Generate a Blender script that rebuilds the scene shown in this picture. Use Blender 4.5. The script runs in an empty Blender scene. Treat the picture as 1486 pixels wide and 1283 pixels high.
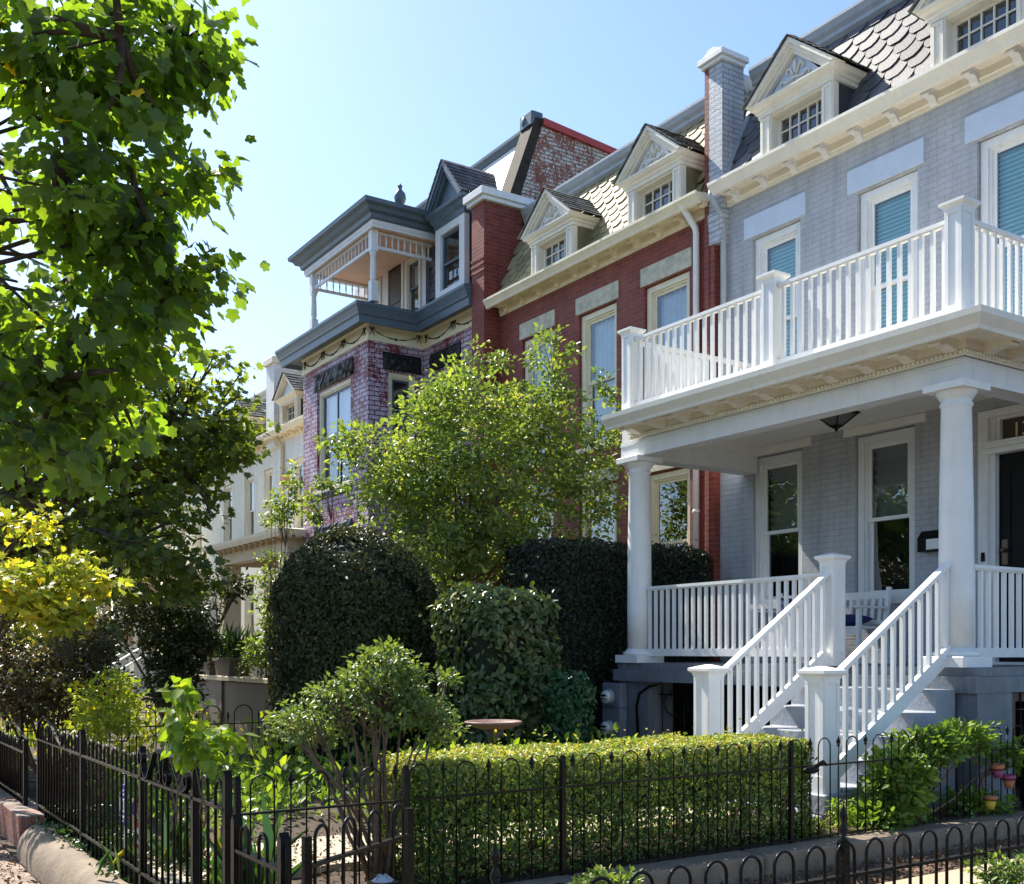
import bpy, math, random
import numpy as np
from mathutils import Vector, Matrix
random.seed(7)
SC = bpy.context.scene
COL = SC.collection
PI = math.pi
# ---------------------------------------------------------------- camera frame (eye at x=0,y=0,z=1.65)
EYE = 1.65
_n = math.hypot(.835, .5505)
FW = (-.835 / _n, .5505 / _n)
RT = (FW[1], -FW[0])
def at(px, py, d):
    """a point d metres in front of the eye, given by a direction measured in the photo"""
    t = (px - 743.) / 1553.
    return Vector(((FW[0] + t * RT[0]) * d, (FW[1] + t * RT[1]) * d, EYE + (945. - py) / 1553. * d))

# ---------------------------------------------------------------- helpers
ORG = {}
def tag(o, label=None, cat=None, group=None, kind=None):
    if label: o['label'] = label
    if cat: o['category'] = cat
    if group: o['group'] = group
    if kind: o['kind'] = kind
    return o
def empty(name, loc, label, cat, group=None):
    o = bpy.data.objects.new(name, None)
    o.empty_display_size = .2
    COL.objects.link(o)
    o.location = loc
    ORG[o.name] = Vector(loc)
    return tag(o, label, cat, group)
def link(name, me, parent=None):
    o = bpy.data.objects.new(name, me)
    COL.objects.link(o)
    if parent is not None:
        o.parent = parent
        ORG[o.name] = ORG.get(parent.name, Vector((0, 0, 0)))
    else:
        ORG[o.name] = Vector((0, 0, 0))
    return o
def inst(src, parent, off=(0, 0, 0)):
    """a copy of a part (mesh data shared) moved by off"""
    c = src.copy()
    COL.objects.link(c)
    c.parent = parent
    c.location = Vector(src.location) + Vector(off)
    return c

class MB:
    def __init__(s, xf=None):
        s.v = []; s.f = []; s.m = []; s.s = []; s.xf = xf; s.mi = 0; s.r = []
        s.rv = 0.
    def add(s, vs, fs, smooth=False):
        b = len(s.v)
        if s.xf is not None: vs = [s.xf @ Vector(p) for p in vs]
        s.v += [tuple(p) for p in vs]
        for f in fs:
            s.f.append(tuple(i + b for i in f)); s.m.append(s.mi); s.s.append(smooth); s.r.append(s.rv)
        return s
    def box(s, x0, x1, y0, y1, z0, z1):
        vs = [(x0,y0,z0),(x1,y0,z0),(x1,y1,z0),(x0,y1,z0),(x0,y0,z1),(x1,y0,z1),(x1,y1,z1),(x0,y1,z1)]
        return s.add(vs, [(0,3,2,1),(4,5,6,7),(0,1,5,4),(1,2,6,5),(2,3,7,6),(3,0,4,7)])
    def bbox(s, x0, x1, y0, y1, z0, z1, b=.012):
        """a box with chamfered vertical and top edges"""
        def ring(x0, x1, y0, y1, z):
            return [(x0+b,y0,z),(x1-b,y0,z),(x1,y0+b,z),(x1,y1-b,z),(x1-b,y1,z),(x0+b,y1,z),(x0,y1-b,z),(x0,y0+b,z)]
        vs = ring(x0,x1,y0,y1,z0) + ring(x0,x1,y0,y1,z1-b) + ring(x0+b,x1-b,y0+b,y1-b,z1)
        fs = [tuple(range(7,-1,-1)), tuple(range(16,24))]
        for k in (0, 8):
            for i in range(8): fs.append((k+i, k+(i+1)%8, k+8+(i+1)%8, k+8+i))
        return s.add(vs, fs)
    def beam(s, a, b, w, h, up=(0, 0, 1)):
        """a bar of section w x h from a to b"""
        a = Vector(a); b = Vector(b); d = (b - a).normalized(); up = Vector(up)
        sd = d.cross(up).normalized(); u = sd.cross(d).normalized()
        vs = []
        for p in (a, b):
            for i, j in ((-1,-1),(1,-1),(1,1),(-1,1)): vs.append(p + sd * (i*w/2) + u * (j*h/2))
        return s.add(vs, [(0,1,2,3),(7,6,5,4),(0,4,5,1),(1,5,6,2),(2,6,7,3),(3,7,4,0)])
    def prism(s, pts, axis, a, b):
        """polygon pts (2D) extruded along axis 'x','y' or 'z' from a to b"""
        def P(p, t):
            return (t, p[0], p[1]) if axis == 'x' else ((p[0], t, p[1]) if axis == 'y' else (p[0], p[1], t))
        n = len(pts)
        vs = [P(p, a) for p in pts] + [P(p, b) for p in pts]
        fs = [tuple(range(n-1,-1,-1)), tuple(range(n, 2*n))]
        for i in range(n): fs.append((i, (i+1)%n, n+(i+1)%n, n+i))
        return s.add(vs, fs)
    def tube(s, pts, r, n=8, caps=True):
        pts = [Vector(p) for p in pts]; m = len(pts)
        if not hasattr(r, '__len__'): r = [r]*m
        vs = []; u = None
        for i, p in enumerate(pts):
            d = (pts[min(i+1,m-1)] - pts[max(i-1,0)])
            d = d.normalized() if d.length > 1e-9 else Vector((0,0,1))
            if u is None:
                u = d.cross(Vector((0,0,1)) if abs(d.z) < .9 else Vector((1,0,0))).normalized()
            else:
                u = (u - d * u.dot(d)).normalized()
            w = d.cross(u)
            for k in range(n):
                a = 2*PI*k/n
                vs.append(p + u*(math.cos(a)*r[i]) + w*(math.sin(a)*r[i]))
        fs = []
        for i in range(m-1):
            for k in range(n):
                fs.append((i*n+k, i*n+(k+1)%n, (i+1)*n+(k+1)%n, (i+1)*n+k))
        if caps: fs += [tuple(range(n-1,-1,-1)), tuple(range((m-1)*n, m*n))]
        return s.add(vs, fs, True)
    def lathe(s, c, prof, n=24):
        """prof: list of (radius, z)"""
        vs = []
        for r, z in prof:
            for k in range(n):
                a = 2*PI*k/n
                vs.append((c[0]+r*math.cos(a), c[1]+r*math.sin(a), c[2]+z))
        fs = []
        for i in range(len(prof)-1):
            for k in range(n):
                fs.append((i*n+k, i*n+(k+1)%n, (i+1)*n+(k+1)%n, (i+1)*n+k))
        fs += [tuple(range(n-1,-1,-1)), tuple(range((len(prof)-1)*n, len(prof)*n))]
        return s.add(vs, fs, True)
    def sphere(s, c, r, n=8, m=6):
        r = r if hasattr(r, '__len__') else (r, r, r)
        vs = [(c[0], c[1], c[2]-r[2])]
        for j in range(1, m):
            t = PI*j/m
            for k in range(n):
                a = 2*PI*k/n
                vs.append((c[0]+r[0]*math.sin(t)*math.cos(a), c[1]+r[1]*math.sin(t)*math.sin(a), c[2]-r[2]*math.cos(t)))
        vs.append((c[0], c[1], c[2]+r[2]))
        fs = [(0, 1+(k+1)%n, 1+k) for k in range(n)]
        for j in range(m-2):
            for k in range(n):
                fs.append((1+j*n+k, 1+j*n+(k+1)%n, 1+(j+1)*n+(k+1)%n, 1+(j+1)*n+k))
        L = len(vs)-1
        fs += [(L, 1+(m-2)*n+k, 1+(m-2)*n+(k+1)%n) for k in range(n)]
        return s.add(vs, fs, True)
    def sweep(s, path, prof):
        """profile (out, z) swept along an xy path with mitred corners; out is to the right of travel"""
        n = len(path); k = len(prof); vs = []
        P = [Vector((p[0], p[1])) for p in path]
        for i in range(n):
            d1 = (P[i]-P[i-1]).normalized() if i > 0 else None
            d2 = (P[i+1]-P[i]).normalized() if i < n-1 else None
            n1 = Vector((d1.y, -d1.x)) if d1 else None
            n2 = Vector((d2.y, -d2.x)) if d2 else None
            if n1 is None: o = n2
            elif n2 is None: o = n1
            else:
                o = (n1+n2); o = o / max(.2, o.dot(n1))
            for (a, z) in prof:
                vs.append((P[i].x + o.x*a, P[i].y + o.y*a, z))
        fs = []
        for i in range(n-1):
            for j in range(k):
                fs.append((i*k+j, i*k+(j+1)%k, (i+1)*k+(j+1)%k, (i+1)*k+j))
        fs += [tuple(range(k-1,-1,-1)), tuple(range((n-1)*k, n*k))]
        return s.add(vs, fs)
    def build(s, name, mats, parent=None, rnd=False, bevel=0):
        org = ORG.get(parent.name, Vector((0,0,0))) if parent is not None else Vector((0,0,0))
        me = bpy.data.meshes.new(name)
        me.from_pydata([(a-org.x, b-org.y, c-org.z) for a, b, c in s.v], [], s.f)
        if not isinstance(mats, (list, tuple)): mats = [mats]
        for m in mats: me.materials.append(m)
        me.polygons.foreach_set('material_index', s.m)
        me.polygons.foreach_set('use_smooth', s.s)
        if rnd:
            at_ = me.attributes.new('rnd', 'FLOAT', 'FACE')
            at_.data.foreach_set('value', s.r)
        me.update()
        o = link(name, me, parent)
        if bevel:
            b = o.modifiers.new('bevel', 'BEVEL'); b.width = bevel; b.segments = 2; b.limit_method = 'ANGLE'
        return o

# ---------------------------------------------------------------- materials
MATS = {}
def newmat(name):
    m = bpy.data.materials.new(name); m.use_nodes = True
    nt = m.node_tree
    for n in list(nt.nodes): nt.nodes.remove(n)
    out = nt.nodes.new('ShaderNodeOutputMaterial')
    MATS[name] = m
    return m, nt, out
def nd(nt, typ, **kw):
    n = nt.nodes.new(typ)
    for k, v in kw.items():
        if k.startswith('i_'):
            n.inputs[k[2:].replace('_', ' ')].default_value = v
        else: setattr(n, k, v)
    return n
def col(c): return (c[0], c[1], c[2], 1)
def ramp(nt, stops, interp='LINEAR'):
    r = nt.nodes.new('ShaderNodeValToRGB'); r.color_ramp.interpolation = interp
    e = r.color_ramp.elements
    while len(e) < len(stops): e.new(.5)
    for i, (p, c) in enumerate(stops):
        e[i].position = p; e[i].color = col(c) if hasattr(c, '__len__') else (c, c, c, 1)
    return r
def mixc(nt, fac, a, b, mode='MIX'):
    m = nt.nodes.new('ShaderNodeMix'); m.data_type = 'RGBA'; m.blend_type = mode
    L = nt.links
    for sock, v in ((m.inputs[0], fac), (m.inputs[6], a), (m.inputs[7], b)):
        if isinstance(v, bpy.types.NodeSocket): L.new(v, sock)
        elif hasattr(v, '__len__'): sock.default_value = col(v)
        else: sock.default_value = v
    return m.outputs[2]
def paint(name, c, rough=.45, var=.12, scale=3., bump=.15, spec=.4, c2=None, bscale=60., metal=0., dirt=None):
    """painted or plain surface with uneven colour, fine bump, and optional dirt streaks"""
    m, nt, out = newmat(name); L = nt.links
    p = nd(nt, 'ShaderNodeBsdfPrincipled'); L.new(p.outputs[0], out.inputs[0])
    tc = nd(nt, 'ShaderNodeTexCoord')
    n1 = nd(nt, 'ShaderNodeTexNoise', i_Scale=scale, i_Detail=8., i_Roughness=.65); L.new(tc.outputs['Object'], n1.inputs[0])
    lo = [x*(1-var) for x in c]; hi = [min(1, x*(1+var)) for x in (c2 or c)]
    r = ramp(nt, [(.3, lo), (.7, hi)]); L.new(n1.outputs[0], r.inputs[0])
    cc = r.outputs[0]
    if dirt:
        mp = nd(nt, 'ShaderNodeMapping'); mp.inputs['Scale'].default_value = (9, 9, 1.1); L.new(tc.outputs['Object'], mp.inputs[0])
        n3 = nd(nt, 'ShaderNodeTexNoise', i_Scale=1., i_Detail=6., i_Roughness=.7); L.new(mp.outputs[0], n3.inputs[0])
        r3 = ramp(nt, [(.52, 0.), (.78, dirt[3])]); L.new(n3.outputs[0], r3.inputs[0])
        cc = mixc(nt, r3.outputs[0], cc, dirt[:3])
    L.new(cc, p.inputs['Base Color'])
    p.inputs['Roughness'].default_value = rough; p.inputs['Specular IOR Level'].default_value = spec; p.inputs['Metallic'].default_value = metal
    n2 = nd(nt, 'ShaderNodeTexNoise', i_Scale=bscale, i_Detail=5.); L.new(tc.outputs['Object'], n2.inputs[0])
    b = nd(nt, 'ShaderNodeBump', i_Strength=bump, i_Distance=.01); L.new(n2.outputs[0], b.inputs['Height']); L.new(b.outputs[0], p.inputs['Normal'])
    return m
def wallcoord(nt):
    L = nt.links
    tc = nd(nt, 'ShaderNodeTexCoord'); ge = nd(nt, 'ShaderNodeNewGeometry')
    sp = nd(nt, 'ShaderNodeSeparateXYZ'); L.new(tc.outputs['Object'], sp.inputs[0])
    sn = nd(nt, 'ShaderNodeSeparateXYZ'); L.new(ge.outputs['True Normal'], sn.inputs[0])
    ab = nd(nt, 'ShaderNodeMath', operation='ABSOLUTE'); L.new(sn.outputs[0], ab.inputs[0])
    gt = nd(nt, 'ShaderNodeMath', operation='GREATER_THAN'); L.new(ab.outputs[0], gt.inputs[0]); gt.inputs[1].default_value = .6
    mx = nd(nt, 'ShaderNodeMix'); L.new(gt.outputs[0], mx.inputs[0]); L.new(sp.outputs[0], mx.inputs[2]); L.new(sp.outputs[1], mx.inputs[3])
    cb = nd(nt, 'ShaderNodeCombineXYZ'); L.new(mx.outputs[0], cb.inputs[0]); L.new(sp.outputs[2], cb.inputs[1])
    return tc, cb.outputs[0]
def brick(name, c1, c2, mortar, bump=.5, rough=.75, over=None, over_amt=.5, over_scale=1.3, msz=.008, worn=0., bw=.215, bh=.075, var=.25):
    """brick wall; over = a second paint colour peeling in patches"""
    m, nt, out = newmat(name); L = nt.links
    p = nd(nt, 'ShaderNodeBsdfPrincipled'); L.new(p.outputs[0], out.inputs[0])
    tc, uv = wallcoord(nt)
    wn = nd(nt, 'ShaderNodeTexNoise', i_Scale=4., i_Detail=3.); L.new(tc.outputs['Object'], wn.inputs[0])
    ws = nd(nt, 'ShaderNodeVectorMath', operation='SCALE'); L.new(wn.outputs['Color'], ws.inputs[0]); ws.inputs['Scale'].default_value = .012
    wa = nd(nt, 'ShaderNodeVectorMath', operation='ADD'); L.new(uv, wa.inputs[0]); L.new(ws.outputs[0], wa.inputs[1])
    b = nd(nt, 'ShaderNodeTexBrick'); L.new(wa.outputs[0], b.inputs['Vector'])
    b.inputs['Color1'].default_value = col(c1); b.inputs['Color2'].default_value = col(c2); b.inputs['Mortar'].default_value = col(mortar)
    b.inputs['Scale'].default_value = 1.; b.inputs['Mortar Size'].default_value = msz; b.inputs['Mortar Smooth'].default_value = .25
    b.inputs['Brick Width'].default_value = bw; b.inputs['Row Height'].default_value = bh; b.inputs['Bias'].default_value = -.1
    n1 = nd(nt, 'ShaderNodeTexNoise', i_Scale=1.4, i_Detail=8., i_Roughness=.7); L.new(tc.outputs['Object'], n1.inputs[0])
    r1 = ramp(nt, [(.3, 1-var), (.7, 1+var*.4)]); L.new(n1.outputs[0], r1.inputs[0])
    cc = mixc(nt, 1., b.outputs[0], r1.outputs[0], 'MULTIPLY')
    if over:
        n2 = nd(nt, 'ShaderNodeTexNoise', i_Scale=over_scale, i_Detail=10., i_Roughness=.75); L.new(tc.outputs['Object'], n2.inputs[0])
        n4 = nd(nt, 'ShaderNodeTexNoise', i_Scale=22., i_Detail=6., i_Roughness=.7); L.new(tc.outputs['Object'], n4.inputs[0])
        ad = nd(nt, 'ShaderNodeMath', operation='MULTIPLY_ADD'); L.new(n4.outputs[0], ad.inputs[0]); ad.inputs[1].default_value = .8; L.new(n2.outputs[0], ad.inputs[2])
        ad2 = nd(nt, 'ShaderNodeMath', operation='MULTIPLY_ADD'); L.new(b.outputs['Fac'], ad2.inputs[0]); ad2.inputs[1].default_value = -.22; L.new(ad.outputs[0], ad2.inputs[2])
        k = 1.205 - over_amt*.62
        r2 = ramp(nt, [(k-.03, 0.), (k+.04, 1.)]); L.new(ad2.outputs[0], r2.inputs[0])
        cc = mixc(nt, r2.outputs[0], cc, over)
    mp = nd(nt, 'ShaderNodeMapping'); mp.inputs['Scale'].default_value = (5, 5, .55); L.new(tc.outputs['Object'], mp.inputs[0])
    n5 = nd(nt, 'ShaderNodeTexNoise', i_Scale=1., i_Detail=7., i_Roughness=.72); L.new(mp.outputs[0], n5.inputs[0])
    r5 = ramp(nt, [(.46, 1.), (.75, .70)]); L.new(n5.outputs[0], r5.inputs[0])
    cc = mixc(nt, 1., cc, r5.outputs[0], 'MULTIPLY')
    L.new(cc, p.inputs['Base Color']); p.inputs['Roughness'].default_value = rough; p.inputs['Specular IOR Level'].default_value = .3
    n3 = nd(nt, 'ShaderNodeTexNoise', i_Scale=45., i_Detail=6.); L.new(tc.outputs['Object'], n3.inputs[0])
    h = nd(nt, 'ShaderNodeMath', operation='MULTIPLY_ADD'); L.new(b.outputs['Fac'], h.inputs[0]); h.inputs[1].default_value = -1.; L.new(n3.outputs[0], h.inputs[2])
    bp = nd(nt, 'ShaderNodeBump', i_Strength=bump, i_Distance=.012); L.new(h.outputs[0], bp.inputs['Height']); L.new(bp.outputs[0], p.inputs['Normal'])
    return m
def leafmat(name, stops, trans=.45, tcol=(1.25, 1.35, .5), rough=.42, spec=.35):
    m, nt, out = newmat(name); L = nt.links
    a = nd(nt, 'ShaderNodeAttribute', attribute_name='rnd')
    r = ramp(nt, stops); L.new(a.outputs['Fac'], r.inputs[0])
    p = nd(nt, 'ShaderNodeBsdfPrincipled'); L.new(r.outputs[0], p.inputs['Base Color'])
    p.inputs['Roughness'].default_value = rough; p.inputs['Specular IOR Level'].default_value = spec
    t = nd(nt, 'ShaderNodeBsdfTranslucent')
    tcn = mixc(nt, 1., r.outputs[0], tcol, 'MULTIPLY')
    g = nd(nt, 'ShaderNodeMix'); g.data_type = 'RGBA'
    L.new(tcn, t.inputs[0])
    nt.nodes.remove(g)
    ms = nd(nt, 'ShaderNodeMixShader'); ms.inputs[0].default_value = trans
    L.new(p.outputs[0], ms.inputs[1]); L.new(t.outputs[0], ms.inputs[2]); L.new(ms.outputs[0], out.inputs[0])
    return m
def rndmat(name, stops, rough=.5, spec=.4, bump=.3, bscale=40.):
    m, nt, out = newmat(name); L = nt.links
    a = nd(nt, 'ShaderNodeAttribute', attribute_name='rnd')
    r = ramp(nt, stops); L.new(a.outputs['Fac'], r.inputs[0])
    tc = nd(nt, 'ShaderNodeTexCoord')
    n1 = nd(nt, 'ShaderNodeTexNoise', i_Scale=9., i_Detail=6.); L.new(tc.outputs['Object'], n1.inputs[0])
    r1 = ramp(nt, [(.3, .75), (.7, 1.1)]); L.new(n1.outputs[0], r1.inputs[0])
    cc = mixc(nt, 1., r.outputs[0], r1.outputs[0], 'MULTIPLY')
    p = nd(nt, 'ShaderNodeBsdfPrincipled'); L.new(cc, p.inputs['Base Color'])
    p.inputs['Roughness'].default_value = rough; p.inputs['Specular IOR Level'].default_value = spec
    n2 = nd(nt, 'ShaderNodeTexNoise', i_Scale=bscale, i_Detail=4.); L.new(tc.outputs['Object'], n2.inputs[0])
    b = nd(nt, 'ShaderNodeBump', i_Strength=bump, i_Distance=.01); L.new(n2.outputs[0], b.inputs['Height']); L.new(b.outputs[0], p.inputs['Normal'])
    L.new(p.outputs[0], out.inputs[0])
    return m
def glassmat(name, tint, refl=.3):
    m, nt, out = newmat(name); L = nt.links
    g = nd(nt, 'ShaderNodeBsdfGlossy', i_Roughness=.012); g.inputs[0].default_value = (.95, .97, 1, 1)
    tc = nd(nt, 'ShaderNodeTexCoord')
    nz = nd(nt, 'ShaderNodeTexNoise', i_Scale=1.6, i_Detail=1.); L.new(tc.outputs['Object'], nz.inputs[0])
    b = nd(nt, 'ShaderNodeBump', i_Strength=.12, i_Distance=.05); L.new(nz.outputs[0], b.inputs['Height']); L.new(b.outputs[0], g.inputs['Normal'])
    t = nd(nt, 'ShaderNodeBsdfTransparent'); t.inputs[0].default_value = col(tint)
    fr = nd(nt, 'ShaderNodeFresnel', i_IOR=1.5)
    ma = nd(nt, 'ShaderNodeMath', operation='MULTIPLY_ADD'); L.new(fr.outputs[0], ma.inputs[0]); ma.inputs[1].default_value = 1.6; ma.inputs[2].default_value = refl
    ma.use_clamp = True
    ms = nd(nt, 'ShaderNodeMixShader'); L.new(ma.outputs[0], ms.inputs[0]); L.new(t.outputs[0], ms.inputs[1]); L.new(g.outputs[0], ms.inputs[2]); L.new(ms.outputs[0], out.inputs[0])
    return m

white = paint('white_paint', (.78, .78, .76), .42, .05, 4, .1, dirt=(.5, .48, .42, .25))
white_b = paint('white_trim', (.72, .73, .73), .45, .06, 4, .1, dirt=(.42, .42, .4, .35))
cream = paint('cream_trim', (.74, .67, .50), .5, .08, 4, .15, dirt=(.4, .33, .22, .35))
pcream = paint('pale_cream_trim', (.76, .72, .62), .5, .06, 4, .12, dirt=(.42, .38, .3, .35))
beige = paint('beige_trim', (.52, .43, .28), .55, .08, 4, .15)
tin = paint('grey_tin', (.34, .38, .42), .45, .12, 3, .2, dirt=(.2, .21, .22, .5))
slateblue = paint('slate_blue_trim', (.085, .125, .16), .4, .12, 4, .15, dirt=(.2, .24, .26, .4))
lintel_b = paint('pale_blue_lintel', (.52, .60, .72), .5, .06, 5, .2)
stone = paint('limestone', (.50, .47, .38), .8, .3, 7, .5, bscale=30)
blackstone = paint('black_rough_stone', (.012, .012, .014), .45, .3, 8, 1., bscale=14)
peach = paint('peach_ceiling', (.86, .50, .32), .6, .06, 2, .1)
lilacw = paint('lilac_white_paint', (.66, .62, .66), .5, .05, 4, .1)
grey_deck = paint('blue_grey_masonry_paint', (.14, .158, .182), .6, .15, 3, .5, bscale=25, dirt=(.34, .38, .42, .5))
grey_step = paint('blue_grey_step_paint', (.28, .305, .345), .6, .18, 4, .6, bscale=22, dirt=(.2, .22, .24, .35))
porchceil = paint('porch_ceiling_paint', (.76, .75, .71), .5, .05, 3, .1)
iron = paint('black_iron', (.006, .0055, .005), .36, .3, 20, .3, spec=.18, c2=(.011, .008, .006))
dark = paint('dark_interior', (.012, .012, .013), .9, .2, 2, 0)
blackpaint = paint('black_door_paint', (.008, .008, .008), .45, .2, 3, .1, spec=.12)
navy = paint('navy_fabric', (.012, .02, .12), .8, .2, 20, .4)
fabric = paint('pale_fabric', (.55, .62, .75), .8, .1, 20, .3)
conc = paint('old_concrete', (.20, .155, .11), .85, .3, 5, .7, bscale=35, dirt=(.12, .1, .08, .5))
walk = paint('pale_path_concrete', (.42, .36, .27), .85, .2, 3, .5, bscale=50)
soil = paint('dark_soil', (.055, .038, .025), .95, .5, 9, 1., bscale=30)
road = paint('asphalt', (.05, .05, .05), .9, .2, 4, .4)
bark = paint('bark', (.07, .05, .035), .9, .4, 12, 1., bscale=40)
twig = paint('shrub_bark', (.16, .11, .07), .85, .3, 20, .6)
terra = paint('terracotta', (.42, .16, .08), .75, .15, 15, .3)
pot_pink = paint('purple_pot_paint', (.28, .06, .14), .6, .2, 12, .2)
pot_yel = paint('yellow_pot_paint', (.62, .42, .04), .6, .2, 12, .2)
metal = paint('meter_metal', (.30, .33, .36), .4, .1, 5, .1)
brass = paint('old_brass', (.12, .09, .06), .4, .1, 5, .1, metal=.7)
brown = paint('brown_paint', (.07, .045, .03), .5, .1, 5, .1)
redmetal = paint('red_coping_metal', (.42, .055, .05), .45, .12, 4, .1)
tanwall = paint('tan_wall_paint', (.20, .155, .12), .7, .12, 3, .3, bscale=20)
gold = paint('gold_lettering', (.72, .6, .4), .4, .05, 5, .05)
tar = paint('black_roof_tar', (.012, .011, .01), .85, .3, 6, .6, c2=(.04, .03, .02))
bright_slope = paint('sunlit_white_roof', (.74, .73, .70), .5, .05, 3, .1)  # white of the sun on the steep slope put into its colour
cap_lens = paint('glossy_cap', (.6, .62, .62), .12, .05, 3, .05, spec=.8, metal=.6)
flag_red = paint('flag_red', (.6, .02, .03), .7, .1, 20, .1)
flag_white = paint('flag_white', (.75, .75, .75), .7, .05, 20, .1)
flag_blue = paint('flag_blue', (.02, .04, .30), .6, .1, 20, .1)

b_grey = brick('grey_painted_brick', (.445, .465, .50), (.47, .49, .525), (.37, .39, .42), .6, .6, msz=.005, var=.2)
b_red = brick('red_painted_brick', (.20, .042, .030), (.27, .066, .045), (.27, .13, .115), .5, .62, msz=.0045, var=.3)
b_old = brick('old_flaking_brick', (.30, .075, .045), (.36, .11, .07), (.22, .17, .14), .8, .9, over=(.62, .58, .54), over_amt=.47, over_scale=1.9, msz=.011)
b_lilac = brick('lilac_peeling_brick', (.215, .028, .032), (.27, .05, .05), (.09, .02, .03), .9, .5, over=(.56, .45, .57), over_amt=.535, over_scale=1.1, msz=.010, var=.2, bh=.1, bw=.26)
b_white = brick('white_painted_brick', (.74, .74, .72), (.78, .78, .76), (.58, .58, .57), .4, .6, msz=.005, var=.08)
b_cream = brick('cream_painted_brick', (.80, .75, .60), (.83, .78, .64), (.66, .6, .48), .3, .6, msz=.004, var=.08)
b_red2 = brick('far_red_brick', (.20, .045, .03), (.24, .06, .04), (.2, .13, .1), .5, .8)
b_low = brick('low_wall_brick', (.28, .10, .07), (.34, .15, .11), (.25, .2, .17), .8, .85, var=.4)
b_lightpaint = brick('pale_painted_brick', (.46, .50, .55), (.5, .54, .6), (.3, .32, .36), .8, .6, msz=.009, var=.15)
slate = rndmat('blue_grey_slate', [(0, (.055, .06, .072)), (1, (.15, .15, .16))], .6, .3)
slate_y = rndmat('sunlit_tan_slate', [(0, (.22, .19, .105)), (1, (.42, .36, .20))], .65, .22)  # yellow-tan of the sunlight is put into the slate colour
shingle = rndmat('weathered_shingle', [(0, (.05, .06, .06)), (1, (.14, .15, .15))], .8, .3)
mulch_m = paint('mulch', (.06, .035, .022), .95, .6, 30, 1., c2=(.16, .10, .07), bscale=60)

glass = glassmat('window_glass', (.93, .97, .98), .03)
glass_dk = glassmat('porch_window_glass', (.62, .66, .66), .10)
blind_c = paint('turquoise_blind', (.46, .90, .96), .5, .05, 3, .05)
blind_w = paint('white_blind', (.55, .60, .62), .6, .05, 3, .05)
curtain = paint('pale_curtain', (.60, .68, .74), .8, .12, 4, .1)

# ---------------------------------------------------------------- house parts
RX = Matrix.Rotation(PI/2, 4, 'Z')
def face_x(X):
    """frame of a wall that looks towards +x: local x -> world y, local y (inwards) -> world -x"""
    return Matrix.Translation((X, 0, 0)) @ RX
def ring_holes(mb, x0, x1, z0, z1, y0, y1, holes):
    """wall slab between y0 (outer) and y1 with rectangular openings (x0,x1,z0,z1)"""
    xs = sorted(set([x0, x1] + [h[0] for h in holes] + [h[1] for h in holes]))
    zs = sorted(set([z0, z1] + [h[2] for h in holes] + [h[3] for h in holes]))
    xs = [x for x in xs if x0 <= x <= x1]; zs = [z for z in zs if z0 <= z <= z1]
    for i in range(len(xs)-1):
        for j in range(len(zs)-1):
            cx = (xs[i]+xs[i+1])/2; cz = (zs[j]+zs[j+1])/2
            if any(h[0] < cx < h[1] and h[2] < cz < h[3] for h in holes): continue
            mb.add([(xs[i],y0,zs[j]),(xs[i+1],y0,zs[j]),(xs[i+1],y0,zs[j+1]),(xs[i],y0,zs[j+1])], [(0,1,2,3)])
    for h in holes:
        a, b, c, d = h
        mb.add([(a,y0,c),(a,y1,c),(a,y1,d),(a,y0,d)], [(0,3,2,1)])
        mb.add([(b,y0,c),(b,y1,c),(b,y1,d),(b,y0,d)], [(0,1,2,3)])
        mb.add([(a,y0,d),(b,y0,d),(b,y1,d),(a,y1,d)], [(0,3,2,1)])
        mb.add([(a,y0,c),(b,y0,c),(b,y1,c),(a,y1,c)], [(0,1,2,3)])
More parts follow.
